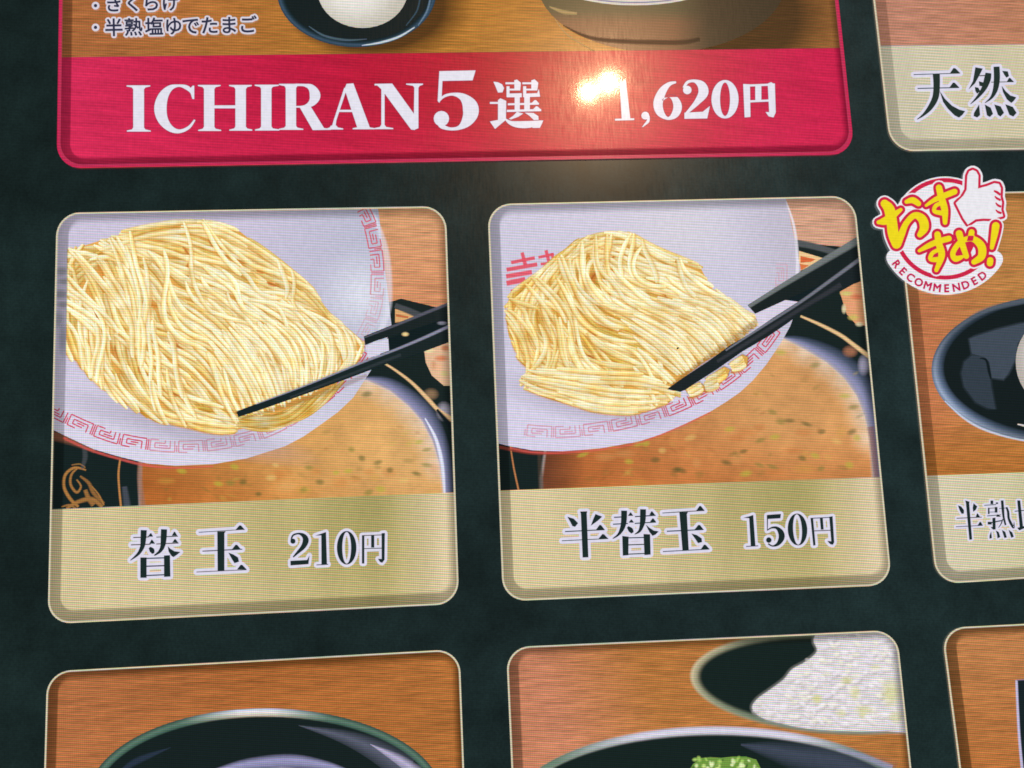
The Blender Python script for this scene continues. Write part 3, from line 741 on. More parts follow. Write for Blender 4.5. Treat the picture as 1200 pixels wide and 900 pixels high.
    for nm, lps in (('digit', [ball(116, 208, 26), bl((98, 195, 7), (118, 148, 9), (175, 132, 9), (225, 155, 22), (245, 200, 30), (220, 262, 24), (165, 320, 14), (118, 368, 6)), [(90, 405), (258, 396), (282, 350), (272, 438), (92, 452)]]),
                    ('digit', [[(400, 132), (448, 116), (458, 438), (402, 440)], [(338, 152), (402, 132), (402, 150)], hline(352, 446, 470, 440, 4)]),
                    ('digit', ring_loops(655, 274, 98, 168, 44, 158)),
                    ('kanji_character', [rect(808, 148, 832, 432), hline(808, 152, 1040, 144, 4), rect(900, 150, 932, 272), hline(830, 283, 1010, 278, 4), [(1005, 128), (1038, 125), (1035, 395), (1012, 425), (990, 418), (968, 384), (1006, 386)]])):
        lp = yz(lps); glyph(lp, lp, nm, pb, DARK, HALO, 3.1, 42)
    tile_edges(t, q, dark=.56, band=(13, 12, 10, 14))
tile_kaedama()

# ================================================================== tile 2: half portion, 150 yen
Q2 = [(571.1, 240), (1000.5, 230), (1044.5, 685.7), (589.3, 704.6)]
def tile_half():
    q = Q2; cq = clipq(q)
    t = thing('menu_tile', 'menu tile with the smaller noodle portion and black chopsticks, priced 150 yen', 'menu tile', 820, 705, G)
    picture(t, q, lambda x, y: (230, 176, 146))
    mb = MB(); mb.area([(560, 500), (930, 284), (1060, 296), (1080, 700), (560, 700)], lambda x, y: (20, 34, 34), 6, 80)
    bowl = mb.build('soup_bowl', 'plain', t, cq)
    mb = MB()
    softline(mb, [(930, 284, 5), (955, 289, 4.5), (985, 298, 4)], (84, 88, 90), 7, prof=((-1, 0), (-.6, 1), (.6, 1), (1, 0)))
    mb.poly([(936, 294), (966, 303), (950, 312), (936, 318)], (238, 200, 146), 6.6); mb.poly([(938, 300), (956, 304), (950, 307), (938, 308)], (214, 104, 60), 6.8); mb.poly([(936, 309), (948, 311), (940, 316), (936, 316)], (220, 120, 70), 6.9)
    mb.poly([(984, 342), (1000, 333), (1030, 322), (1030, 384), (1003, 380), (992, 368), (988, 355)], (222, 158, 112), 6.6)
    for i, (x, y, rx, ry, c) in enumerate(((992, 344, 8, 3, (208, 200, 120)), (1004, 348, 8, 4, (214, 120, 84)), (1000, 372, 7, 4, (206, 186, 100)), (989, 362, 3, 6, (226, 212, 170)), (998, 358, 7, 6, (232, 160, 120)), (1007, 380, 5, 3, (220, 210, 170)))): blob(mb, x, y, rx, ry, c, 7+i*.02, .9)
    mb.build('far_bowl_pattern', 'soft', bowl, cq)
    mb = MB(); ring = [(905, 396, 0), (930, 398, 4), (955, 408, 8), (982, 424, 11), (1003, 445, 12), (1018, 472, 11), (1027, 505, 9), (1032, 560, 8)]
    mb.strip(ribbon_rows(spline(ring, 8), (-1.3, -.5, .3, 1.1)), [(24, 36, 40), (78, 88, 110), (140, 142, 178), (170, 160, 165)], 8)
    mb.build('bowl_rim', 'soft', bowl, cq)
    mb = MB(); softline(mb, [(938, 370.5, 1.6), (962, 381, 2.4), (985, 393, 2.8), (1000, 404, 3), (1020, 419, 3.4)], (232, 194, 142), 9); blob(mb, 996, 412, 9, 7, (180, 120, 90), 8.9, .7); blob(mb, 1012, 428, 7, 12, (170, 166, 190), 8.8, .8)
    mb.build('gold_ring', 'soft', bowl, cq)
    sp = [(640, 800), (634, 560), (640, 520), (760, 450), (880, 400), (917, 396), (944, 410), (969, 425), (989, 443), (1004, 464), (1013, 487), (1019, 512), (1023, 560), (1030, 800)]
    def soupc(x, y):
        c = mix((176, 98, 50), (212, 154, 96), sgrad(x-.5*(y-500), 650, 900)); c = mix(c, (190, 112, 58), .6*sgrad(y, 500, 565))
        c = mix((110, 62, 40), c, sgrad(x, 640, 690))
        dr = min(math.dist((x, y), p) for p in sp[5:12]); return mix((234, 212, 190), c, sgrad(dr, 0, 24))
    mb = MB(); mb.area(sp, soupc, 10, 9); mb.build('soup', 'soup', bowl, cq)
    mb = MB(); edge_blur(mb, sp, (200, 186, 180), 11, 3, 3, .5)
    for i in range(20): blob(mb, RND.uniform(670, 1010), RND.uniform(500, 570), RND.uniform(6, 16), RND.uniform(4, 8), RND.choice([(200, 116, 56), (216, 160, 98), (180, 94, 44), (204, 156, 70)]), 11.3+i*.02, .28)
    softline(mb, [(1020, 500, 6), (1024, 530, 5), (1028, 570, 5)], (150, 96, 80), 11.9, a=.6)
    mb.build('soup_foam', 'soft', bowl, cq)  # foam blobs and soft outline on the second soup
    mb = MB()
    for k, (x, y, c) in enumerate(((905, 483, 1), (915, 494, 1), (925, 493, 0), (945, 497, 0), (963, 506, 0), (998, 506, 0), (990, 464, 2), (1000, 477, 1), (908, 512, 2), (891, 516, 1), (871, 529, 0), (851, 542, 0), (890, 545, 1), (905, 547, 1), (955, 534, 2), (940, 537, 0), (980, 517, 3), (809, 513, 3), (748, 520, 2), (757, 520, 2), (768, 539, 0), (792, 551, 0), (798, 551, 0), (874, 555, 2), (1004, 513, 2), (855, 503, 2), (915, 413, 2), (955, 428, 1), (995, 545, 2), (683, 533, 2), (737, 541, 2), (962, 549, 1), (776, 528, 3))):
        blob(mb, x, y, RND.uniform(5, 8.5), RND.uniform(2.8, 4.6), ((76, 86, 48), (128, 122, 62), (178, 172, 66), (218, 176, 104))[c], 12+k*.02, .6, RND.uniform(-20, 20))
    for i in range(46):
        x = RND.uniform(690, 1012); y = RND.uniform(max(430, 560-(x-690)*.6), 562); blob(mb, x, y, RND.uniform(3, 8), RND.uniform(1.8, 3.8), RND.choice([(110, 104, 50), (190, 168, 80), (140, 84, 44), (92, 100, 48)]), 13+i*.02, RND.uniform(.12, .32), RND.uniform(-40, 40))
    mb.build('scallion_bits', 'soft', bowl, cq, kind='stuff')
    mb = MB(); softline(mb, [(598, 522, 1), (602, 548, 1.3), (608, 576, 1.4)], (196, 130, 82), 12, a=.85); softline(mb, [(632, 530, 3), (634, 575, 4)], (70, 60, 50), 12.1, a=.7)
    softline(mb, [(585, 524, 2.5), (625, 531, 2.5), (668, 531, 2)], (150, 62, 50), 12.2, a=.7)
    mb.build('lacquer_ornament', 'soft', bowl, cq)
    W = [(917, 215), (921, 234), (931, 258), (936, 280), (938, 309), (937, 340), (933, 362), (926, 382), (915.5, 401), (898, 427), (882, 446), (866.7, 460), (850, 471.5), (833, 482), (800, 498), (775, 509), (748, 517.5), (703, 525.5), (659, 529), (625, 528), (597, 523), (570, 516), (540, 500), (540, 215)]
    def wc(x, y):
        c = mix((206, 202, 222), (214, 210, 222), math.exp(-((x-800)/70)**2-((y-270)/40)**2)); c = mix(c, (192, 186, 202), sgrad(x-.3*(y-300), 860, 925)*.8); return mix(c, (216, 210, 232), sgrad(y, 400, 500))  # soft shading towards the right rim is put into the colour
    mb = MB(); mb.area(W, wc, 14, 16); wb = mb.build('white_bowl', 'plain', t, cq)
    mb = MB(); mb = MB()
    softline(mb, [(598, 525, 1.8), (625, 530, 1.8), (660, 530.5, 1.8), (703, 527, 1.6), (748, 519, 1.4), (800, 499, 1.3), (833, 483, 1.2)], (214, 92, 84), 14.7, a=.65)
    mb.build('red_rim_line', 'soft', wb, cq)  # soft red line under the bowl
    mb = MB(); softline(mb, [(921, 236, 1), (929.5, 262, 2), (933.5, 290, 2.4), (934, 320, 2.4), (930, 352, 2)], (232, 228, 238), 14.8, a=.8); mb.build('rim_highlight', 'soft', wb, cq)
    mb = MB(); fret(mb, [(914, 390), (898, 412), (880, 430), (858, 448), (832, 465), (800, 481), (765, 494), (725, 504), (690, 510), (650, 513), (610, 510)], 13, 34, 15, (206, 66, 92), fade=lambda x, y: .95 if x > 800 else max(.45, .95-(800-x)/260))
    fret(mb, [(922, 310), (921, 340), (914, 368), (902, 392)], 13, 28, 15.6, (214, 110, 122), fade=lambda x, y: .5 if y > 340 else .3)
    mb.build('key_pattern', 'soft', wb, cq)
    mb = MB(); k = 0
    for a in ([(130, 373, 6), (255, 348, 6)], [(188, 320, 6), (206, 388, 7)], [(106, 411, 7), (268, 382, 7)], [(104, 446, 8), (240, 423, 8)], [(106, 482, 9), (205, 462, 9)], [(130, 527, 7), (186, 508, 7)], [(176, 500, 5), (182, 520, 5)], [(274, 346, 5), (356, 328, 5)], [(314, 308, 6), (332, 380, 6)], [(286, 381, 5), (356, 374, 5)], [(346, 322, 5), (354, 378, 5)]):
        softline(mb, Z(570, 225, 4.5, *a), (224, 84, 100), 15.2+k*.03, a=.95, prof=((-1.8, 0), (-1.2, 1), (1.2, 1), (1.8, 0))); k += 1
    mb.build('red_bowl_mark', 'soft', wb, cq)
    z = lambda *p: Z(575, 255, 3.529, *p)
    FIELD = lambda x, y: .5-.45*sgrad(x, 640, 800)+.2*sgrad(y, 430, 480)
    mb = MB(); L = 20.4
    blob(mb, 690, 470, 110, 26, (150, 140, 160), 16, .5, 12); mb2 = mb  # soft contact shadow painted under the noodles
    base = z((72, 400), (78, 335), (155, 268), (280, 168), (370, 98), (480, 70), (595, 72), (645, 118), (755, 168), (862, 198), (912, 292), (1050, 385), (1098, 440), (1000, 530), (880, 600), (740, 705), (790, 730), (700, 772), (600, 806), (450, 800), (330, 762), (170, 712), (120, 670), (190, 625), (108, 560))
    mb.poly(base, (226, 170, 84), 20)
    b = lambda A, B, n, w, sd, **k: strands(mb, z(*A), z(*B), int(n*.84), w*1.16, L, seed=sd, field=FIELD, **k)
    def sl(*ps):
        nonlocal L
        slits(mb, [(575+x/3.529, 255+y/3.529, ln/3.529, a, w/3.529, dk) for x, y, ln, a, w, dk in ps], L); L += .5
    gd = [z(*g) for g in ([(90, 330), (160, 280), (250, 190), (400, 92), (555, 72), (650, 122), (760, 170), (880, 215), (960, 310), (1060, 390)], [(280, 165), (180, 240), (80, 345), (85, 480), (125, 560), (200, 625)], [(280, 200), (230, 300), (310, 460), (400, 570), (480, 650), (620, 740)],
          [(180, 320), (150, 400), (170, 500), (230, 600), (330, 650)], [(450, 130), (520, 200), (640, 290), (780, 320), (900, 340), (1000, 380), (1085, 430)], [(400, 200), (430, 300), (560, 360), (700, 430), (860, 520), (900, 580)], [(330, 330), (420, 440), (560, 500), (700, 590), (780, 660)],
          [(700, 330), (850, 380), (960, 440), (1010, 510)], [(120, 670), (200, 718), (330, 758), (450, 795), (600, 802), (700, 775)], [(200, 630), (350, 640), (500, 650), (640, 660), (780, 725)], [(420, 260), (450, 170), (540, 110), (620, 150)])]
    gp = [(575+x/3.529, 255+y/3.529, ln/3.529, a, w/3.529, dk) for x, y, ln, a, w, dk in ((430, 402, 90, 45, 16, 1.1), (420, 475, 80, 40, 16, 1.1), (365, 620, 90, 60, 20, 1.), (420, 245, 90, -50, 20, .7), (320, 235, 40, 80, 14, .5), (655, 200, 60, 25, 18, .9), (710, 300, 110, 60, 24, .7), (520, 215, 70, 30, 14, .5), (490, 310, 80, 20, 18, .5), (575, 355, 70, 30, 14, .7), (510, 155, 90, -55, 13, .5),
          (575, 555, 70, 45, 11, .9), (470, 550, 70, 15, 10, .7), (415, 575, 60, 25, 10, .9), (260, 330, 90, 45, 12, .6), (180, 510, 70, 60, 12, .7), (195, 610, 50, 10, 12, .6), (880, 355, 60, 30, 12, .7), (360, 520, 70, 70, 11, .6), (250, 400, 130, 75, 14, .4), (140, 430, 90, 80, 13, .4))]
    poly2 = z((58, 400), (68, 325), (148, 258), (280, 158), (370, 88), (480, 60), (600, 62), (650, 108), (760, 158), (868, 188), (920, 286), (1056, 378), (1112, 440), (1000, 530), (880, 600), (730, 708), (800, 730), (700, 780), (600, 815), (450, 810), (330, 770), (160, 720), (104, 672), (150, 622), (98, 562)); poly2 = spoly(poly2)
    tn = lambda x, y: .5-.42*sgrad(x, 640, 790)+.12*sgrad(y, 430, 480)
    L = heap(mb, poly2, gd, ((140, 5.2, .95, .90, 60, 130, 1.3, .5), (90, 5.2, .4, .97, 90, 190, 1.4, .8), (60, 5.2, .05, 1.0, 100, 220, 1.1, .9)), L, 9, tn, gp)
    cg = [z(*g) for g in ([(560, 190), (600, 290), (720, 370), (860, 400), (960, 440)], [(400, 420), (520, 480), (640, 480), (760, 520), (820, 600)], [(300, 290), (340, 400), (320, 500), (380, 620), (440, 660)], [(480, 470), (600, 470), (680, 560), (700, 640)],
          [(200, 300), (280, 380), (330, 480), (330, 560), (420, 640), (560, 660)], [(620, 120), (560, 180), (620, 260), (760, 330), (880, 350)], [(430, 150), (420, 240), (470, 330), (580, 380), (700, 400)], [(770, 180), (780, 260), (860, 330), (960, 380)], [(130, 350), (200, 380), (250, 480), (280, 560), (210, 640)], [(640, 120), (700, 220), (640, 280), (540, 250)])]
    L = heap(mb, poly2, cg, ((62, 5.2, .03, 1.01, 60, 150, .7, .9),), L, 29, tn)
    pl2 = z((640, 330), (800, 320), (930, 330), (1056, 385), (1110, 440), (1000, 530), (880, 600), (740, 700), (680, 640), (600, 540), (560, 440))
    L = heap(mb, pl2, [z((560, 430), (680, 500), (790, 600), (830, 650)), z((640, 380), (780, 440), (880, 530), (920, 580)), gd[7], z((820, 340), (960, 380), (1050, 440), (1080, 470)), z((520, 500), (620, 580), (700, 650), (760, 700))], ((46, 4.9, .15, 1.0, 60, 130, .5, .9),), L, 12)
    pl3 = z((118, 655), (180, 600), (340, 610), (500, 640), (640, 645), (790, 725), (700, 778), (600, 812), (450, 806), (330, 768), (160, 718), (108, 672))
    L = heap(mb, pl3, [gd[8], gd[9], z((150, 680), (300, 700), (450, 730), (600, 740), (760, 735))], ((26, 5.2, .3, 1.0, 70, 150, .3, .9),), L, 14)
    for st in (((802, 712), (862, 680), (888, 700), (872, 730), (818, 732)), ((886, 668), (965, 616), (990, 630), (976, 662), (905, 695)), ((982, 608), (1040, 566), (1064, 578), (1060, 612), (1010, 628))):
        pl_ = z(*st); mb.poly(pl_, (214, 164, 80), L); edge_blur(mb, pl_, (96, 62, 40), L+.1, 1, 2.6, .55); L += .4  # dark blurred outline is a painted shadow round each stub
    for k_, (a, c) in enumerate((((812, 715), (868, 685)), ((888, 672), (965, 622)), ((880, 690), (930, 660)), ((988, 612), (1042, 578)))):
        slits(mb, [(575+(a[0]+c[0])/2/3.529+3, 255+(a[1]+c[1])/2/3.529+8, 24, -28, 4, .7)], L); L += .5
        L = strands(mb, z(a, lerp2(a, c, .5), c), z((a[0]+8, a[1]+20), (lerp2(a, c, .5)[0]+12, lerp2(a, c, .5)[1]+30), (c[0]+12, c[1]+30)), 4, 6.2, L, jit=.4, spread=.1, seed=120+k_, tint=.3)
    softline(mb, [(786, 452, 2), (830, 420, 6), (866, 394, 7), (892, 372, 4)], (130, 76, 30), L, a=.5)  # painted shadow where the chopstick lies on the noodles
    mb.build('noodles', 'noodle', t, cq, kind='stuff')
    mb = MB(); mb.poly([(875.5, 358), (915, 333), (960, 305), (1012, 273), (1014, 303), (960, 334), (920, 352), (884.5, 368)], (20, 32, 34), 37.5)
    c1 = mb.build('chopstick', 'plain', t, cq)
    mb = MB(); softline(mb, [(877, 360, 2.2), (915, 336, 3), (960, 309, 4), (1014, 277, 5)], (118, 124, 124), 38, a=.95, prof=((-1, .3), (-.7, 1), (.5, .9), (1.1, 0)))
    mb.build('highlight', 'soft', c1, cq)
    mb = MB(); mb.poly([(920, 352), (1014, 302), (1014, 307), (935, 354)], (22, 34, 38), 37.1); blob(mb, 1003, 308, 9, 3, (130, 134, 136), 37.3, .9); mb.poly([(884, 368.5), (920, 352), (937, 341), (936, 355), (890, 384)], (216, 208, 226), 36.5)
    mb.build('gap_between_sticks', 'soft', t, cq)
    mb = MB(); mb.poly([(781, 456.5), (800, 443), (829, 424), (855, 405), (878, 391.7), (905, 373), (935.5, 353.5), (965, 332), (1014, 296), (1014, 326), (975, 345), (938, 367), (924, 378), (900, 394.5), (870, 412), (840, 433), (815, 449), (803, 457), (797, 459.5)], (24, 34, 38), 38.5)
    c2 = mb.build('chopstick', 'plain', t, cq)
    mb = MB(); softline(mb, [(850, 411, 1.2), (890, 385, 1.8), (935, 356, 2.2), (970, 331, 2.6), (1014, 299, 3)], (120, 122, 134), 39, a=.9)
    softline(mb, [(840, 424, 2.5), (885, 396, 3), (935, 364, 3), (985, 334, 4)], (58, 60, 66), 39.1, a=.7)
    mb.build('highlight', 'soft', c2, cq)
    mb = MB(); mb.poly(Z(570, 225, 4.5, (1000, 830), (1008, 818), (1014, 822), (1008, 833)), (6, 8, 8), 41.5)
    mb.build('dust_speck', 'plain', t)
    def gc(x, y):
        c = mix((214, 198, 156), (184, 170, 114), sgrad(x, 630, 880)); c = mix(c, (166, 156, 98), .7*math.exp(-((x-925)/38)**2)*sgrad(-y, -680, -585)); c = mix(c, (222, 204, 168), sgrad(x, 955, 1022))  # lighter right end is a sheen painted into the band
        return mix(c, (216, 200, 157), .65*sgrad(y, 590, 690)*sgrad(-x, -930, -650)+.2*sgrad(y, 620, 690))
    pb = band(t, q, (589, 574.8), (1035, 559), gc)
    zz = lambda lps: ZL(650, 585, 6.316, lps)
    for lps in ([[(92, 130), (140, 145), (172, 178), (150, 205), (130, 200), (112, 165)], [(300, 110), (350, 130), (318, 160), (265, 198), (285, 145)], [(186, 92), (240, 90), (236, 105), (248, 430), (205, 432), (192, 110)], hline(75, 240, 368, 226, 4), tri(303, 370, 228, 335, 190), hline(52, 308, 395, 292, 3), tri(322, 396, 294, 356, 258)],
                [bl((512, 85, 22), (510, 160, 21), (498, 215, 17), (470, 262, 9), (428, 292, 3)), bl((538, 205, 8), (560, 228, 18), (574, 250, 10)), bl((652, 75, 22), (650, 155, 21), (640, 205, 15), (622, 240, 9), (590, 260, 3)),
                 hline(438, 135, 530, 130, 4), tri(540, 580, 124, 560, 98), hline(430, 186, 540, 180, 4), tri(545, 585, 174, 566, 150), hline(592, 130, 745, 120, 4), tri(698, 742, 118, 716, 90), hline(590, 180, 748, 170, 4), tri(702, 748, 168, 726, 142),
                 [(672, 188), (700, 212), (730, 232), (768, 238), (745, 262), (722, 272), (700, 245), (684, 215)], [(498, 272), (545, 278), (544, 415), (502, 418)], [(655, 258), (704, 260), (708, 410), (662, 414)], hline(500, 288, 705, 282, 4), hline(540, 339, 665, 334, 4), hline(540, 407, 665, 402, 4)],
                [hline(795, 103, 1105, 84, 3), tri(1043, 1108, 88, 1074, 50), hline(828, 238, 1098, 225, 4), tri(1030, 1102, 228, 1066, 190), hline(798, 388, 1142, 370, 3), tri(1078, 1145, 371, 1107, 336), [(920, 98), (985, 95), (976, 112), (990, 376), (943, 380)], [(1008, 254), (1050, 266), (1085, 290), (1088, 318), (1058, 326), (1040, 298)]]):
        lp = zz(lps); glyph(lp, lp, 'kanji_character', pb, DARK, HALO, 3.3, 42)
    yz = lambda lps: ZL(860, 590, 8.571, lps)
    for nm, lps in (('digit', [[(148, 130), (190, 116), (212, 425), (165, 428)], [(88, 145), (150, 130), (150, 148)], hline(118, 432, 240, 426, 4)]),
                    ('digit', [[(335, 115), (468, 106), (462, 150), (338, 157)], [(326, 118), (338, 115), (336, 270), (328, 276)], bl((330, 272, 4), (370, 246, 8), (425, 246, 14), (466, 290, 28), (474, 345, 30), (440, 405, 18), (385, 428, 7), (340, 405, 8)), ball(346, 368, 28)]),
                    ('digit', ring_loops(634, 262, 98, 160, 44, 152, -3)),
                    ('kanji_character', [[(764, 148), (790, 148), (815, 420), (792, 424)], hline(764, 150, 985, 140, 4), [(858, 150), (888, 148), (896, 262), (868, 264)], hline(800, 276, 985, 270, 4), [(952, 135), (986, 128), (1002, 390), (988, 416), (962, 410), (932, 376), (972, 380)]])):
        lp = yz(lps); glyph(lp, lp, nm, pb, DARK, HALO, 3.1, 42)
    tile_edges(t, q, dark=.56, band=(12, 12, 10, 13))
tile_half()

# ================================================================== crimson set-menu tile
QR = [(74, -260), (953, -270), (1001, 181.8), (67, 198)]
def tile_set():
    q = QR; cq = clipq(q)
    t = thing('menu_tile', 'wide crimson bordered set menu tile with white lettering, priced 1,620 yen', 'menu tile', 540, 198, G)
    def wc(x, y):
        c = mix((188, 116, 66), (196, 130, 52), sgrad(x, 120, 420)); return mix(c, (170, 112, 60), sgrad(x, 700, 980))
    picture(t, q, wc)
    # dark dish with the egg
    mb = MB(); 
    for i in range(7): pass
    n = 40; e0 = ellipse(436, 8, 84, 50, n); e1 = ellipse(446, 12, 112, 62, n)
    mb.convex(e0, (60, 40, 24, .85), 5); mb.strip([[a, b_] for a, b_ in zip(e0, e1)], [(60, 40, 24, .85), (60, 40, 24, 0.)], 5, closed=True)
    mb.build('dish_shadow', 'soft', t, cq)
    mb = MB(); E = ellipse(418, -10, 93, 65, 56); mb.convex(E, (18, 30, 32), 8); dish = mb.build('small_dish', 'plain', t, cq)
    mb = MB(); mb.strip([[a, b_, c, d] for a, b_, c, d in zip(ellipse(418, -10, 93.5, 65.5, 56), ellipse(418, -10, 91, 63, 56), ellipse(418, -10, 88, 60.5, 56), ellipse(418, -10, 84, 57, 56))], [(40, 60, 74), (62, 84, 104), (38, 56, 66), (20, 32, 34, 0.)], 9, closed=True)
    softline(mb, [(362, 31, .6), (380, 42, 1.6), (405, 47, 1.6), (430, 46, .6)], (80, 100, 114), 9.6, a=.9); softline(mb, [(424, 53.5, .6), (446, 50, 1.6), (468, 43, 1.6), (486, 32, .8)], (206, 218, 226), 9.7, a=.95)
    softline(mb, [(490, 30, .8), (500, 14, 1.4), (504, 0, 1.4)], (110, 134, 156), 9.8, a=.8); softline(mb, [(476, 30, .8), (488, 14, 1.2), (492, 0, 1.2)], (66, 86, 100), 9.9, a=.8)
    mb.build('dish_rim', 'soft', dish, cq)
    mb = MB(); mb.area(ellipse(425, -12, 53, 45, 40), lambda x, y: mix((232, 228, 220), (198, 192, 178), sgrad(math.hypot((x-415)/53, (y+14)/45), .5, 1.05)), 11, 8); egg = mb.build('boiled_egg', 'plain', t, cq)
    # ramen bowl at the top edge
    mb = MB(); mb.area(ellipse(775, -22, 146, 84, 50), lambda x, y: mix(mix((86, 78, 52), (122, 82, 56), sgrad(y, 14, 26)), (66, 54, 38), sgrad(x, 790, 830)), 7, 7); rb = mb.build('ramen_bowl', 'plain', t, cq)
    mb = MB(); e0 = ellipse(868, 18, 66, 52, 40); e1 = ellipse(875, 20, 112, 76, 40)
    mb.convex(e0, (50, 42, 30, .8), 6.2); mb.strip([[a, b_] for a, b_ in zip(e0, e1)], [(50, 42, 30, .8), (50, 42, 30, 0.)], 6.2, closed=True); mb.build('bowl_shadow', 'soft', t, cq)
    mb = MB(); softline(mb, [(650, 22, .5), (666, 42, 1.4), (700, 62, 1)], (196, 160, 110), 8, a=.7); softline(mb, [(644, 8, 1), (660, 14, 3), (676, 16, 2)], (214, 178, 120), 8.1, a=.6); softline(mb, [(660, 30, 1), (700, 46, 3), (790, 50, 4), (820, 46, 3)], (74, 58, 42), 8.2, a=.6)
    for i in range(26): softline(mb, [(810+RND.uniform(0, 60), 8+RND.uniform(0, 44), .3), (812+RND.uniform(0, 60), 12+RND.uniform(0, 44), .3)][:1]*1+[(0, 0, 0)][:0] or [], (0, 0, 0), 8) if False else None
    mb.build('bowl_reflections', 'soft', rb, cq)
    mb = MB(); W = ellipse(744, -50, 130, 56.5, 60); mb.convex(W, (214, 206, 196), 9); mb.build('white_rim', 'plain', rb, cq)
    mb = MB(); mb.strip([[a, b_, c] for a, b_, c in zip(ellipse(744, -50, 128, 54.5, 60), ellipse(744, -50, 127, 53.2, 60), ellipse(744, -50, 126, 52, 60))], [(90, 80, 130, .0), (96, 84, 140, .9), (90, 80, 130, 0.)], 9.6, closed=True)
    mb.build('purple_ring', 'soft', rb, cq)
    mb = MB(); mb.area(ellipse(744, -52, 118, 50, 40), lambda x, y: (214, 180, 128), 10, 12); mb.build('broth', 'soup', rb, cq)
    # small white-edged list
    cols = dict(fill=(46, 48, 72), halo=(218, 212, 224))
    lst = MB(); lst.poly(rect(104, -120, 116, -118), (190, 120, 66), 6); 
    def row(s, pts, sz, rot):
        for ch, (x, y) in zip(s, pts): font_char(ch, x, y, sz, rot, 'kana_character' if ord(ch) < 0x4000 else 'kanji_character', t, cols['fill'], cols['halo'], 2.5, 42, bold=.42)
    for x, y in ((112.5, 7.5), (112.5, 33)):
        lp = [ball(x, y, 2)]; glyph(lp, lp, 'bullet_mark', t, cols['fill'], cols['halo'], 2.6, 42)
    row('きくらげ', [(134, 6), (156, 5.5), (178, 5), (201, 4.5)], 21.5, -.02)
    row('半熟塩ゆでたまご', [(134, 34), (157, 33.5), (181, 33), (204, 32.4), (224, 32), (246, 31.6), (269, 31.2), (292, 30.6)], 22, -.02)
    def rc(x, y):
        c = mix((214, 44, 88), (188, 22, 58), sgrad(x, 90, 420)); c = mix(c, (184, 26, 46), sgrad(x, 400, 600)); c = mix(c, (204, 30, 76), sgrad(x, 660, 900)); return mix(c, (218, 44, 86), .45*sgrad(y, 110, 185))
    pb = band(t, q, (85, 67.8), (983, 57), rc, 'name_band', 'red')
    WT = (230, 228, 240); SH = (150, 36, 80)
    z1 = lambda l: ZL(140, 85, 6.316, l); z2 = lambda l: ZL(320, 75, 6.316, l); z3 = lambda l: ZL(500, 75, 8, l); z4 = lambda l: ZL(670, 70, 4.8, l)
    def serif(x0, x1, xa, xb, y, up):
        k = -1 if up else 1          # thin bar with a small bracket to the stem
        return [(x0, y-6), (x1, y-6), (x1, y+6), (x0, y+6)] if False else ([(x0, y), (x1, y), (x1, y-8), (xb+10, y-16), (xb, y-30), (xa, y-30), (xa-10, y-16), (x0, y-8)] if up else [(x0, y), (x1, y), (x1, y+8), (xb+10, y+16), (xb, y+30), (xa, y+30), (xa-10, y+16), (x0, y+8)])
    I = lambda a, b_, c, d, y0, y1, dx=0: [rect(b_, y0, c, y1), serif(a, d, b_, c, y1, True), serif(a-2, d-4, b_, c, y0, False)]
    for lps in (z1(I(58, 105, 185, 235, 100, 442)),
                z1([bl((548, 190, 5), (535, 148, 12), (500, 116, 16), (440, 102, 9), (375, 122, 22), (325, 185, 38), (306, 272, 46), (325, 355, 38), (378, 418, 24), (445, 440, 14), (515, 412, 11), (560, 355, 6)), [(545, 102), (556, 102), (556, 202), (542, 200), (520, 130)]]),
                z1(I(585, 628, 705, 755, 97, 437)+I(815, 860, 938, 985, 97, 435)+[rect(705, 248, 860, 270)]),
                z1(I(1005, 1050, 1127, 1185, 95, 434)),
                z2([rect(95, 152, 172, 490), serif(45, 225, 95, 172, 492, True), serif(45, 180, 95, 172, 152, False), bl((168, 160, 9), (235, 162, 10), (285, 182, 26), (312, 238, 40), (288, 292, 26), (235, 318, 9), (168, 322, 6)), [(200, 328), (280, 320), (378, 478), (430, 486), (430, 492), (295, 494)]]),
                z2([[(530, 190), (545, 152), (595, 148), (722, 488), (628, 488)], [(528, 180), (545, 195), (470, 420), (460, 488), (430, 488), (450, 420)], rect(485, 344, 610, 360), serif(400, 520, 430, 470, 490, True), serif(590, 752, 640, 700, 488, True)]),
                z2([rect(802, 165, 826, 480), [(760, 152), (882, 150), (1062, 400), (1050, 493), (1022, 490), (805, 195)], [(1046, 158), (1076, 155), (1076, 480), (1045, 492), (1042, 420)], serif(752, 890, 800, 828, 487, True), serif(985, 1110, 1046, 1076, 150, False), rect(752, 152, 870, 164)]),
                z3([[(118, 74), (458, 66), (430, 160), (120, 166)], [(118, 90), (148, 160), (140, 330), (118, 370), (103, 352)], bl((112, 360, 6), (165, 308, 12), (250, 290, 14), (340, 318, 36), (402, 392, 70), (412, 468, 72), (372, 548, 50), (305, 603, 20), (220, 614, 14), (140, 588, 22), (110, 545, 16)), ball(138, 518, 72)])):
        nm = 'digit' if lps is None else 'letter'
        glyph(lps, lps, nm, pb, WT, SH, .55, 42)
    pb.children[-1].name = 'digit' if pb.children else 'digit'
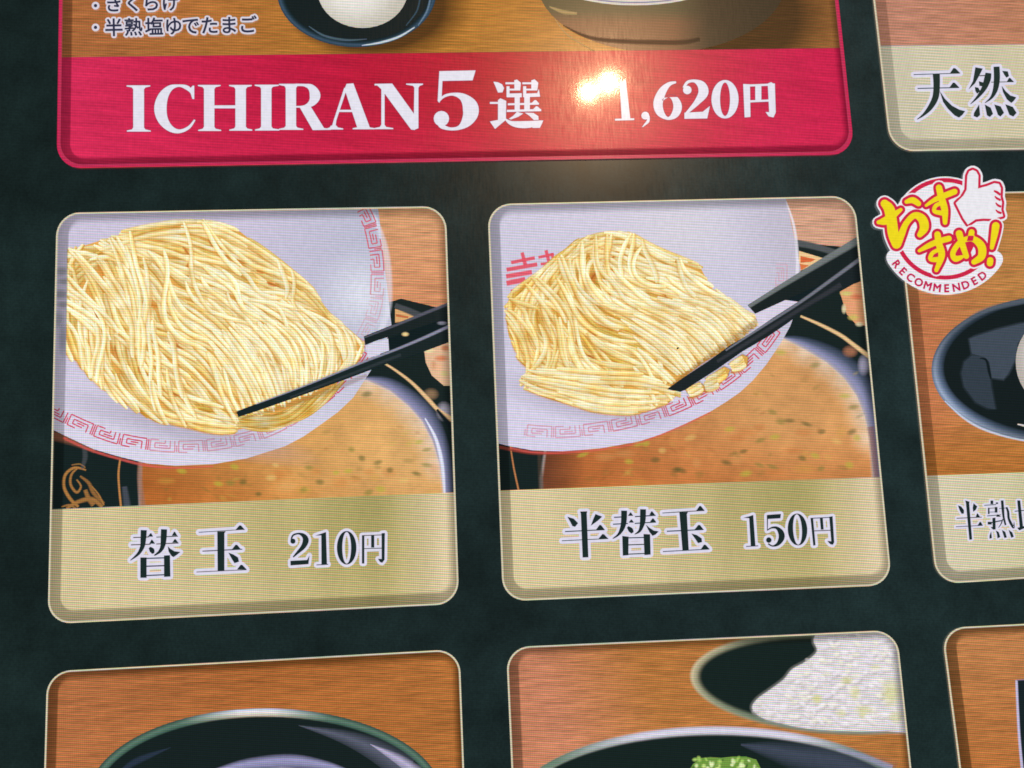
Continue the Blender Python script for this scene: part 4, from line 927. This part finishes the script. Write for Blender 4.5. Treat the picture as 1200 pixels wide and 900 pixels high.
    lp = z3([[(625, 172), (668, 178), (705, 196), (725, 232), (710, 272), (668, 274), (648, 225)], rect(592, 362, 668, 380), [(668, 345), (690, 328), (745, 352), (742, 520), (668, 530)], [(592, 545), (668, 530), (738, 505), (735, 535), (640, 615)],
             bl((735, 520, 6), (780, 555, 18), (850, 572, 30), (960, 572, 32), (1080, 548, 14)), [(1000, 540), (1092, 535), (1060, 605), (990, 605)],
             rect(738, 178, 835, 196), [(820, 160), (845, 152), (882, 182), (876, 255), (822, 252)], rect(750, 238, 860, 254), rect(748, 215, 776, 315), [(750, 284), (890, 280), (890, 318), (750, 318)],
             rect(896, 178, 1000, 196), [(980, 160), (1010, 150), (1045, 182), (1035, 255), (980, 252)], rect(905, 238, 1020, 254), rect(903, 215, 932, 315), [(905, 284), (1035, 280), (1050, 240), (1062, 312), (905, 318)],
             rect(824, 315, 872, 448), rect(914, 315, 966, 448), hline(760, 384, 1050, 378, 9), tri(975, 1055, 380, 1018, 344), hline(750, 446, 1072, 438, 10), tri(988, 1075, 440, 1030, 402),
             [(845, 455), (905, 470), (860, 500), (790, 526), (768, 520), (810, 492)], [(918, 462), (1000, 465), (1045, 495), (1048, 530), (1005, 532), (960, 490)]])
    glyph(lp, lp, 'kanji_character', pb, WT, SH, .55, 42)
    for nm, lps in (('digit', [[(268, 138), (302, 112), (328, 336), (280, 338)], hline(242, 341, 350, 338, 5)]), ('comma', [ball(412, 318, 22), bl((430, 318, 6), (428, 348, 8), (410, 368, 5), (396, 382, 2))]),
                    ('digit', [bl((585, 130, 5), (545, 142, 12), (508, 182, 22), (484, 245, 26), (496, 300, 22), (538, 334, 8), (578, 312, 20), (594, 268, 24), (578, 225, 18), (545, 208, 7), (508, 232, 4))]),
                    ('digit', [ball(648, 174, 24), bl((628, 162, 7), (650, 130, 8), (690, 124, 9), (728, 148, 24), (738, 190, 28), (705, 240, 17), (660, 288, 9), (636, 310, 5)), [(632, 302), (735, 296), (775, 264), (760, 334), (632, 336)]]),
                    ('digit', ring_loops(860, 226, 76, 108, 28, 94)),
                    ('kanji_character', [[(962, 140), (1000, 142), (1003, 325), (970, 328)], hline(965, 150, 1140, 143, 6), rect(1030, 150, 1064, 230), hline(1000, 238, 1106, 233, 6), [(1100, 138), (1118, 130), (1140, 142), (1145, 300), (1132, 328), (1105, 322), (1088, 298), (1108, 298)]])):
        lp = z4(lps); glyph(lp, lp, nm, pb, WT, SH, .55, 42)
    tile_edges(t, q, line=(206, 34, 84), dark=.62, rad=28, lw=4.0, band=(12, 12, 8, 9), dcol=(28, 8, 14), glow=0)
tile_set()

# ================================================================== top right tile
QN = [(992, -270), (1445, -275), (1497, 172), (1043, 178)]
def tile_natural():
    q = QN
    t = thing('menu_tile', 'champagne menu tile at the top right corner whose wooden picture shows only pinkish wood', 'menu tile', 1270, 177, G)
    picture(t, q, lambda x, y: mix((212, 148, 122), (208, 142, 108), sgrad(x, 1060, 1200)))
    pb = band(t, q, (1033, 54.5), (1200, 52.6), lambda x, y: mix((206, 198, 172), (210, 200, 168), sgrad(x, 1060, 1180)))
    z = lambda l: ZL(1060, 70, 8.571, l)
    lp = z([hline(85, 156, 550, 142, 4), tri(448, 555, 144, 490, 90), hline(124, 295, 542, 286, 5), tri(442, 545, 288, 486, 236), bl((312, 148, 36), (316, 260, 33), (305, 380, 32), (255, 480, 26), (185, 558, 13), (118, 606, 3)),
            [(345, 318), (400, 400), (470, 468), (545, 508), (602, 522), (575, 560), (540, 588), (495, 566), (425, 495), (380, 430)]])
    glyph(lp, lp, 'kanji_character', pb, (36, 50, 46), HALO, 3.2, 42)
    lp = z([[(704, 82), (778, 96), (750, 155), (700, 245), (634, 308), (680, 220)], bl((835, 140, 30), (824, 205, 34), (792, 290, 26), (728, 380, 14), (655, 452, 3)), [(738, 222), (785, 235), (780, 275), (745, 270)], [(698, 280), (735, 288), (752, 322), (722, 348), (704, 322)],
            hline(745, 168, 830, 164, 5), bl((916, 76, 30), (920, 190, 31), (906, 300, 26), (866, 385, 14), (800, 440, 3)), hline(862, 232, 1090, 228, 4), tri(1018, 1090, 229, 1046, 188), [(972, 118), (1030, 124), (1042, 172), (1015, 188), (995, 160)],
            [(968, 268), (1010, 325), (1055, 365), (1115, 384), (1090, 420), (1065, 442), (1020, 405), (980, 330)], [(742, 455), (752, 562), (722, 588), (686, 572), (690, 540)], [(798, 455), (858, 488), (882, 550), (850, 582), (820, 565)], [(893, 455), (958, 475), (992, 540), (955, 578), (930, 560)], [(1003, 453), (1080, 480), (1118, 540), (1085, 578), (1045, 560)]])
    glyph(lp, lp, 'kanji_character', pb, (36, 50, 46), HALO, 3.2, 42)
    lp = z([[(1195, 120), (1240, 118), (1240, 150), (1195, 150)]]) 
    tile_edges(t, q, dark=.42, band=(13, 10, 9, 13))
tile_natural()

# ================================================================== egg tile at the right
QE = [(1049, 228.5), (1500, 218), (1563, 655), (1096.6, 684.6)]
def tile_egg():
    q = QE; cq = clipq(q)
    t = thing('menu_tile', 'menu tile at the right edge with a boiled egg in a black dish on wood', 'menu tile', 1330, 684, G)
    picture(t, q, lambda x, y: mix(mix((206, 142, 78), (216, 134, 88), sgrad(y, 300, 360)*sgrad(-x, -1180, -1090)), (200, 126, 60), sgrad(y, 480, 540)))
    E = ellipse(1246, 433, 154, 87, 72); mb = MB(); mb.convex(E, (18, 28, 30), 8); dish = mb.build('black_dish', 'plain', t, cq)
    def ring(i, lay):
        rs = []
        for k in range(72):
            a = 2*math.pi*k/72; lw = 1+.9*max(0, math.cos(a-math.radians(150)))
            rs.append([(1246+(154.5-o*lw)*math.cos(a), 433+(87.5-o*lw*.9)*math.sin(a)) for o in (0, 2, 5, 8.5)])
        return rs
    cols = []
    for k in range(72):
        a = math.degrees(2*math.pi*k/72); b_ = .22+.68*math.exp(-((a-155)/42)**2)
        cols.append([mix((44, 52, 60), (112, 126, 150), b_), mix((60, 66, 74), (168, 184, 212), b_), mix((30, 40, 46), (104, 122, 152), b_), (18, 28, 30)])
    mb = MB(); mb.strip(ring(0, 9), cols, 9, closed=True)
    softline(mb, [(1112, 392, 1), (1135, 374, 3), (1160, 362, 4), (1200, 353, 4)], (86, 96, 108), 9.6, a=.7); softline(mb, [(1107, 470, .8), (1128, 489, 1.6), (1150, 502, 1.8), (1180, 512, 1.5), (1210, 518, 1.4)], (206, 216, 236), 9.8, a=.8)
    mb.build('dish_rim', 'soft', dish, cq)
    mb = MB(); z = lambda *p: Z(1050, 320, 4.5, *p)
    for pl, c in ((z((388, 348), (420, 335), (530, 300), (660, 268), (690, 262), (690, 300), (640, 370), (625, 460), (590, 530), (565, 560), (505, 552), (492, 470), (470, 445), (400, 425)), (66, 76, 88)), (z((400, 435), (440, 440), (485, 475), (500, 600), (522, 718), (480, 710), (420, 680), (360, 600), (345, 530), (360, 470)), (52, 62, 72))):
        mb.poly(pl, c, 9.2); edge_blur(mb, pl, c, 9.4, 3, 3, .6)
    softline(mb, z((440, 450, 3), (475, 460, 8), (490, 520, 10), (500, 560, 4)), (14, 24, 26), 9.7, a=.9); softline(mb, z((640, 797, 4), (675, 805, 7)), (226, 220, 210), 9.8, a=.9)
    mb.build('dish_reflections', 'soft', dish, cq)
    mb = MB(); mb.area(ellipse(1240, 424, 50, 54, 40), lambda x, y: mix((226, 222, 226), (184, 176, 168), sgrad(math.hypot((x-1246)/50, (y-420)/54), .6, 1.05)), 11, 8); mb.build('boiled_egg', 'plain', t, cq)
    pb = band(t, q, (1085, 557.5), (1200, 553.5), lambda x, y: mix((216, 206, 176), (204, 196, 158), sgrad(x, 1120, 1200)))
    z = lambda l: ZL(1110, 575, 12.86, l)
    for lps in ([[(150, 222), (200, 240), (242, 295), (240, 348), (205, 350), (172, 290)], [(385, 190), (442, 240), (420, 290), (380, 322), (372, 260)], [(258, 148), (328, 168), (320, 190), (364, 735), (322, 742), (270, 190)], hline(130, 418, 510, 400, 6), tri(418, 485, 400, 440, 342), hline(118, 545, 525, 525, 5), tri(445, 525, 525, 487, 470)],
                [rect(640, 150, 682, 205), rect(720, 178, 755, 202), hline(545, 222, 725, 212, 6), rect(602, 258, 626, 355), rect(705, 248, 745, 332), hline(605, 268, 740, 260, 5), hline(610, 325, 740, 320, 5), hline(590, 382, 800, 365, 6), [(668, 415), (715, 405), (718, 585), (680, 590), (640, 550), (672, 548)], hline(598, 492, 820, 450, 9), rect(598, 470, 660, 512), tri(725, 800, 395, 745, 358),
                 bl((815, 148, 20), (826, 280, 20), (838, 400, 16), (868, 520, 14)), hline(770, 270, 900, 262, 5), bl((880, 250, 14), (905, 320, 18), (915, 420, 18), (950, 500, 20), (990, 560, 14), (995, 470, 3)), bl((825, 430, 8), (800, 500, 8), (760, 560, 4)),
                 [(650, 615), (662, 715), (625, 725), (625, 680)], [(718, 598), (765, 625), (788, 700), (745, 722), (738, 660)], [(810, 592), (862, 620), (888, 705), (850, 716), (828, 650)], [(912, 588), (968, 630), (992, 695), (955, 712), (930, 650)]],
                [[(1042, 148), (1088, 148), (1130, 540), (1080, 560)], hline(1003, 312, 1180, 296, 7), [(1040, 562), (1200, 520), (1200, 545), (1075, 600)], [(1230, 140), (1270, 150), (1200, 290), (1190, 280)], hline(1240, 215, 1420, 205, 7), rect(1230, 290, 1262, 400), rect(1350, 285, 1385, 395), hline(1232, 300, 1380, 292, 6), hline(1240, 388, 1380, 384, 6), rect(1215, 440, 1245, 610), rect(1285, 440, 1310, 610), rect(1350, 438, 1375, 605), rect(1410, 435, 1440, 600), hline(1215, 450, 1440, 442, 6), hline(1180, 615, 1470, 605, 8)]):
        lp = z(lps); glyph(lp, lp, 'kanji_character', pb, DARK, HALO, 2.1, 42)
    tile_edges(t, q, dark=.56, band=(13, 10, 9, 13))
tile_egg()

# ================================================================== lower row
def lower_band(t, q, dx=0):
    b = [q[3], q[2]]; k = .27
    a = lerp2(q[3], q[0], k); c = lerp2(q[2], q[1], k)
    band(t, q, a, c, lambda x, y: (206, 198, 156))
QB = [(56, 786.9), (538.5, 760.6), (556, 1232), (42, 1266)]
def tile_b1():
    q = QB; cq = clipq(q)
    t = thing('menu_tile', 'lower left menu tile with one black bowl top showing on orange wood', 'menu tile', 300, 1250, G)
    picture(t, q, lambda x, y: mix(mix((197, 122, 74), (190, 114, 58), sgrad(x, 90, 300)), (198, 130, 64), .4*sgrad(x, 300, 520)))
    cx, cy, rx, ry = 311, 938, 208, 107
    mb = MB(); mb.convex(ellipse(cx, cy, rx, ry, 90), (20, 32, 32), 8); bw = mb.build('black_bowl', 'plain', t, cq)
    rows, cols = [], []
    for k in range(120):
        a = 2*math.pi*k/120; s_ = -math.sin(a); x = cx+rx*math.cos(a)
        rows.append([(cx+(rx+1-o)*math.cos(a), cy+(ry+1-o*.95)*math.sin(a)) for o in (0, 2, 5, 9, 11)])
        p = sgrad(abs(x-300), 90, 20); g = (70, 96, 84); g2 = (92, 122, 106)
        cols.append([mix((50, 72, 66), (160, 164, 188), p), mix(g, (214, 220, 236), p), mix(g2, (232, 226, 222), p), mix((66, 96, 84), (190, 180, 160), p), (20, 32, 32)])
    mb = MB(); mb.strip(rows, cols, 9, closed=True); mb.build('bowl_rim', 'plain', bw, cq)
    mb = MB(); softline(mb, [(250, 905, 3), (290, 896, 6), (340, 892, 7), (380, 897, 5), (410, 906, 3)], (160, 158, 200), 10, a=.9, prof=((-1.3, 0), (-.3, 1), (.6, .7), (1.4, 0))); softline(mb, [(350, 850, .4), (400, 862, 8), (440, 878, 14), (478, 902, 18)], (104, 108, 128), 10.2, a=.7, prof=((-1, 0), (0, 1), (1, .2)))
    softline(mb, [(434, 872, .4), (465, 888, 6), (490, 905, 8)], (196, 188, 220), 10.4, a=.85, prof=((-1, 0), (0, 1), (1, .4)))
    softline(mb, [(136, 908, .4), (160, 892, 5), (200, 876, .4)], (44, 56, 74), 10.6, a=.8); softline(mb, [(270, 915, 4), (330, 905, 7), (390, 914, 4)], (214, 208, 232), 10.8, a=.8)
    mb.build('bowl_reflections', 'soft', bw, cq)
    lower_band(t, q); tile_edges(t, q, dark=.72, band=(12, 11, 9, 13), dcol=(20, 16, 4))
tile_b1()
QC = [(593, 758.5), (1050, 738), (1098, 1196), (614, 1228)]
def tile_b2():
    q = QC; cq = clipq(q)
    t = thing('menu_tile', 'lower middle menu tile with white rice in a bowl behind a bowl of scallion', 'menu tile', 850, 1215, G)
    picture(t, q, lambda x, y: mix((220, 144, 108), (200, 130, 68), sgrad(x+.35*(800-y), 640, 760)))
    # rice bowl
    cx, cy, rx, ry = 982, 800, 170, 58
    E = ellipse(cx, cy, rx, ry, 90, rot=3); mb = MB(); mb.convex(E, (20, 34, 32), 8); rb = mb.build('rice_bowl', 'plain', t, cq)
    mb = MB(); rows = [[a, b_, c, d] for a, b_, c, d in zip(ellipse(cx, cy, rx+5, ry+4, 90, rot=3), ellipse(cx, cy, rx+1, ry, 90, rot=3), ellipse(cx, cy, rx-4, ry-4, 90, rot=3), ellipse(cx, cy, rx-11, ry-9, 90, rot=3))]
    cols = []
    for k in range(90):
        a = 2*math.pi*k/90; p = max(0, -math.cos(a)); lo = max(0, math.sin(a))
        c = mix((120, 130, 108), (206, 192, 156), p**2); c = mix(c, (96, 124, 108), lo*.5)
        cols.append([c+(0.,), c+(.95,), mix(c, (90, 100, 80), .3)+(.8,), (20, 34, 32, 0.)])
    mb.strip(rows, cols, 9, closed=True); mb.build('bowl_rim', 'soft', rb, cq)
    mb = MB(); rp = spoly([(962, 738), (953, 750), (957, 763), (944, 775), (928, 784), (918, 796), (902, 808), (887, 819), (881, 830), (892, 841), (915, 848), (945, 854), (985, 857), (1040, 857), (1110, 850), (1120, 720), (1000, 722)], 4)
    mb.poly(rp, (224, 218, 220), 11)
    rice = mb.build('white_rice', 'rice', rb, cq)
    mb = MB(); rp2 = [(x, y) for x, y in rp]
    for i in range(330):
        x = RND.uniform(880, 1062); y = RND.uniform(738, 857)
        if not inside((x, y), rp2): continue
        near = min(math.dist((x, y), p) for p in rp2); c = RND.choice([(250, 246, 250), (240, 234, 242), (248, 242, 234), (242, 240, 218), (234, 228, 240)])
        if near < 3 or y > 849: continue
        a_ = RND.uniform(-30, 60); l_ = RND.uniform(3.5, 7)
        blob(mb, x+1, y+2.2, l_+1, 3, (176, 166, 166), 12+i*.012, .38, a_); blob(mb, x, y, l_, 2.9, mix(c, (206, 200, 196), .5 if near < 6 else 0), 12.006+i*.012, .62, a_)  # grey blob below each grain is painted shade
    edge_blur(mb, rp2, (150, 150, 146), 18, 3.5, 1.5, .55)
    mb.build('rice_grains', 'soft', rice, cq, kind='stuff')
    mb = MB()
    for i, (x, y, rx_, ry_, a) in enumerate(((957, 819, 7, 6, .9), (992, 797, 8, 5, .8), (1002, 812, 7, 9, .7), (1044, 812, 13, 18, .75), (1012, 832, 12, 6, .7), (985, 836, 8, 5, .5), (1050, 840, 9, 9, .6), (1026, 782, 7, 4, .5), (1010, 838, 5, 4, .6))): blob(mb, x, y, rx_, ry_, (206, 204, 118), 20+i*.02, a*.8)
    mb.build('scallion_bits', 'soft', rb, cq, kind='stuff')
    # front bowl
    cx, cy, rx, ry = 838, 956, 244, 104
    mb = MB(); mb.convex(ellipse(cx, cy, rx, ry, 90), (20, 34, 32), 22); fb = mb.build('scallion_bowl', 'plain', t, cq)
    mb = MB(); rows, cols = [], []
    for k in range(140):
        a = 2*math.pi*k/140; x = cx+rx*math.cos(a)
        rows.append([(cx+(rx+2-o)*math.cos(a), cy+(ry+2-o)*math.sin(a)) for o in (0, 3, 7, 10, 13)])
        p = sgrad(abs(x-840), 190, 90); c = mix((110, 134, 116), (212, 208, 228), p)
        cols.append([c+(0.,), c+(.9,), mix(c, (236, 232, 236), .3*p)+(1.,), mix(c, (150, 150, 140), .4)+(.9,), (20, 34, 32, 0.)])
    mb.strip(rows, cols, 23, closed=True); mb.build('bowl_rim', 'soft', fb, cq)
    mb = MB(); softline(mb, [(868, 872, 1), (900, 876, 7), (935, 882, 12), (985, 890, 16), (1045, 912, 20)], (72, 80, 98), 24, a=.75, prof=((-1.2, 0), (.1, 1), (.8, .8), (1.9, 0))); softline(mb, [(980, 878, 2), (1010, 886, 4), (1045, 900, 5)], (150, 150, 176), 24.4, a=.8)
    mb.build('bowl_reflections', 'soft', fb, cq)
    mb = MB(); base = [(806, 905), (812, 895), (822, 888), (832, 887), (845, 888), (858, 886.5), (874, 886.5), (886, 890), (891, 900), (893, 925), (800, 930)]
    mb.poly(base, (112, 150, 66), 25)
    for i in range(110):
        x = RND.uniform(810, 888); y = RND.uniform(889, 925); blob(mb, x, y, RND.uniform(2, 5), RND.uniform(1.5, 3), RND.choice([(206, 228, 140), (108, 150, 58), (170, 208, 104), (56, 92, 38), (226, 240, 180)]), 25.5+i*.01, .9, RND.uniform(0, 180))
    mb.build('chopped_scallion', 'soft', fb, cq, kind='stuff')
    lower_band(t, q); tile_edges(t, q, dark=.66, band=(12, 10, 9, 13), dcol=(20, 16, 8))
tile_b2()
QD = [(1102.3, 736), (1575, 712), (1630, 1130), (1158, 1170)]
def tile_b3():
    q = QD; cq = clipq(q)
    t = thing('menu_tile', 'lower right menu tile of bare wood with a dark box at the photo edge', 'menu tile', 1380, 1165, G)
    picture(t, q, lambda x, y: mix((206, 138, 84), (202, 126, 66), sgrad(y, 760, 900)))
    mb = MB(); mb.poly([(1191, 797), (1500, 780), (1560, 1010), (1205, 1040)], (22, 34, 38), 8); bx = mb.build('dark_box', 'plain', t, cq)
    mb = MB(); softline(mb, [(1191, 797, 1.8), (1194, 860, 2), (1200, 930, 2.2), (1207, 1040, 2.4)], (196, 190, 222), 9, a=.95); softline(mb, [(1191, 797, 1), (1260, 793, 1.2), (1500, 780, 1.4)], (120, 110, 130), 9.2, a=.8)
    mb.build('box_edge', 'soft', bx, cq)
    lower_band(t, q); tile_edges(t, q, dark=.72, band=(13, 11, 9, 13), dcol=(20, 16, 4))
tile_b3()

# ================================================================== recommended badge
def badge():
    t = thing('recommended_badge', 'round red and white badge with yellow characters and a thumbs up hand', 'badge', 1107, 350)
    z = lambda *p: Z(1000, 180, 4.5, *p); WH = (236, 234, 240); RD = (206, 36, 72); YL = (240, 218, 30)
    C = (480, 400)
    def arc(r, a0, a1, n=40): return [(C[0]+r*math.cos(math.radians(a0+(a1-a0)*i/n)), C[1]+r*.985*math.sin(math.radians(a0+(a1-a0)*i/n))) for i in range(n+1)]
    mb = MB(); mb.convex(z(*arc(280, 0, 360, 72)[:-1]), WH, 54); mb.build('badge_disc', 'plain', t)
    mb = MB(); mb.strip([z(a, b_) for a, b_ in zip(arc(262, 150, 32), arc(352, 150, 32))], [WH, WH], 53.5)
    for a in (150, 32): 
        p = (C[0]+306*math.cos(math.radians(a)), C[1]+306*.985*math.sin(math.radians(a))); mb.convex(z(*ellipse(p[0], p[1], 45, 45, 20)), WH, 53.4)
    rb = mb.build('lower_ribbon', 'plain', t)
    mb = MB(); mb.strip([z(a, b_) for a, b_ in zip(arc(249, 0, 360, 80), arc(272, 0, 360, 80))], [RD, RD], 55); mb.build('red_ring', 'plain', t)
    word = 'RECOMMENDED'; n = len(word)
    for i, ch in enumerate(word):
        a = math.radians(143.5-(143.5-52)*i/(n-1)); r = 318
        x, y = C[0]+r*math.cos(a), C[1]+r*.985*math.sin(a)
        px, py = 1000+x/4.5, 180+y/4.5
        font_char(ch, px, py, 12.8, a-math.pi/2, 'letter', rb, (196, 30, 84), None, 0, 55.5, bold=.5)
    # thumbs-up hand
    hand = z((535, 265), (575, 225), (592, 195), (596, 120), (606, 98), (624, 90), (642, 98), (654, 120), (652, 188), (700, 175), (738, 160), (762, 164), (772, 186), (770, 232), (778, 262), (774, 300), (784, 334), (730, 348), (680, 346), (640, 350), (598, 378), (575, 345), (555, 305))
    glyph([hand], [hand], 'thumbs_up_hand', t, WH, RD, 2.9, 60, halo2=WH, hw2=5.2)
    mb = MB(); k = 0
    for a in ([(735, 200, 4), (752, 208, 7), (770, 222, 6)], [(740, 228, 3), (752, 240, 6), (772, 250, 6)], [(745, 262, 3), (756, 276, 6), (774, 284, 6)], [(745, 300, 3), (758, 312, 6), (776, 318, 6)]): mb.poly(z(*bl(*a)), RD, 63.6+k); k += .05
    mb.build('finger_lines', 'plain', t)
    def brushed(strokes):
        strokes = [[(p[0], p[1], p[2]*1.17) for p in s_] for s_ in strokes]; lps = [z(*bl(*s_, n=6)) for s_ in strokes]
        for s_ in strokes:
            for e in (s_[0], s_[-1]): lps.append(z(*ellipse(e[0], e[1], e[2], e[2], 14)))
        glyph(lps, lps, 'kana_character', t, YL, RD, 3.3, 66, halo2=WH, hw2=5.0)
    brushed([[(160, 268, 18), (185, 300, 24), (198, 370, 24), (206, 430, 24), (222, 482, 20)], [(128, 366, 9), (165, 358, 18), (205, 330, 14), (245, 300, 8)], [(225, 480, 20), (248, 430, 16), (275, 370, 13), (318, 330, 14), (358, 350, 20), (368, 395, 20), (345, 432, 12)], [(275, 258, 9), (308, 250, 14), (338, 268, 12)]])
    brushed([[(378, 278, 6), (420, 250, 10), (470, 228, 13), (528, 205, 13)], [(446, 184, 14), (458, 235, 15), (476, 300, 15), (478, 368, 10)], [(470, 262, 9), (430, 278, 9), (422, 308, 9), (462, 318, 11)]])
    brushed([[(342, 516, 7), (390, 490, 12), (440, 468, 13), (498, 452, 13)], [(438, 430, 14), (446, 480, 15), (460, 540, 15), (432, 618, 9)], [(452, 508, 9), (412, 528, 9), (402, 560, 10), (446, 562, 12)]])
    brushed([[(552, 425, 15), (568, 480, 14), (590, 545, 12)], [(618, 418, 13), (606, 470, 13), (572, 535, 13), (532, 560, 12), (520, 525, 12), (560, 470, 12), (620, 452, 13), (668, 490, 18), (670, 545, 17), (630, 575, 12)]])
    brushed([[(745, 385, 17), (738, 430, 15), (724, 500, 9)], [(716, 566, 14), (714, 582, 14)]])
badge()
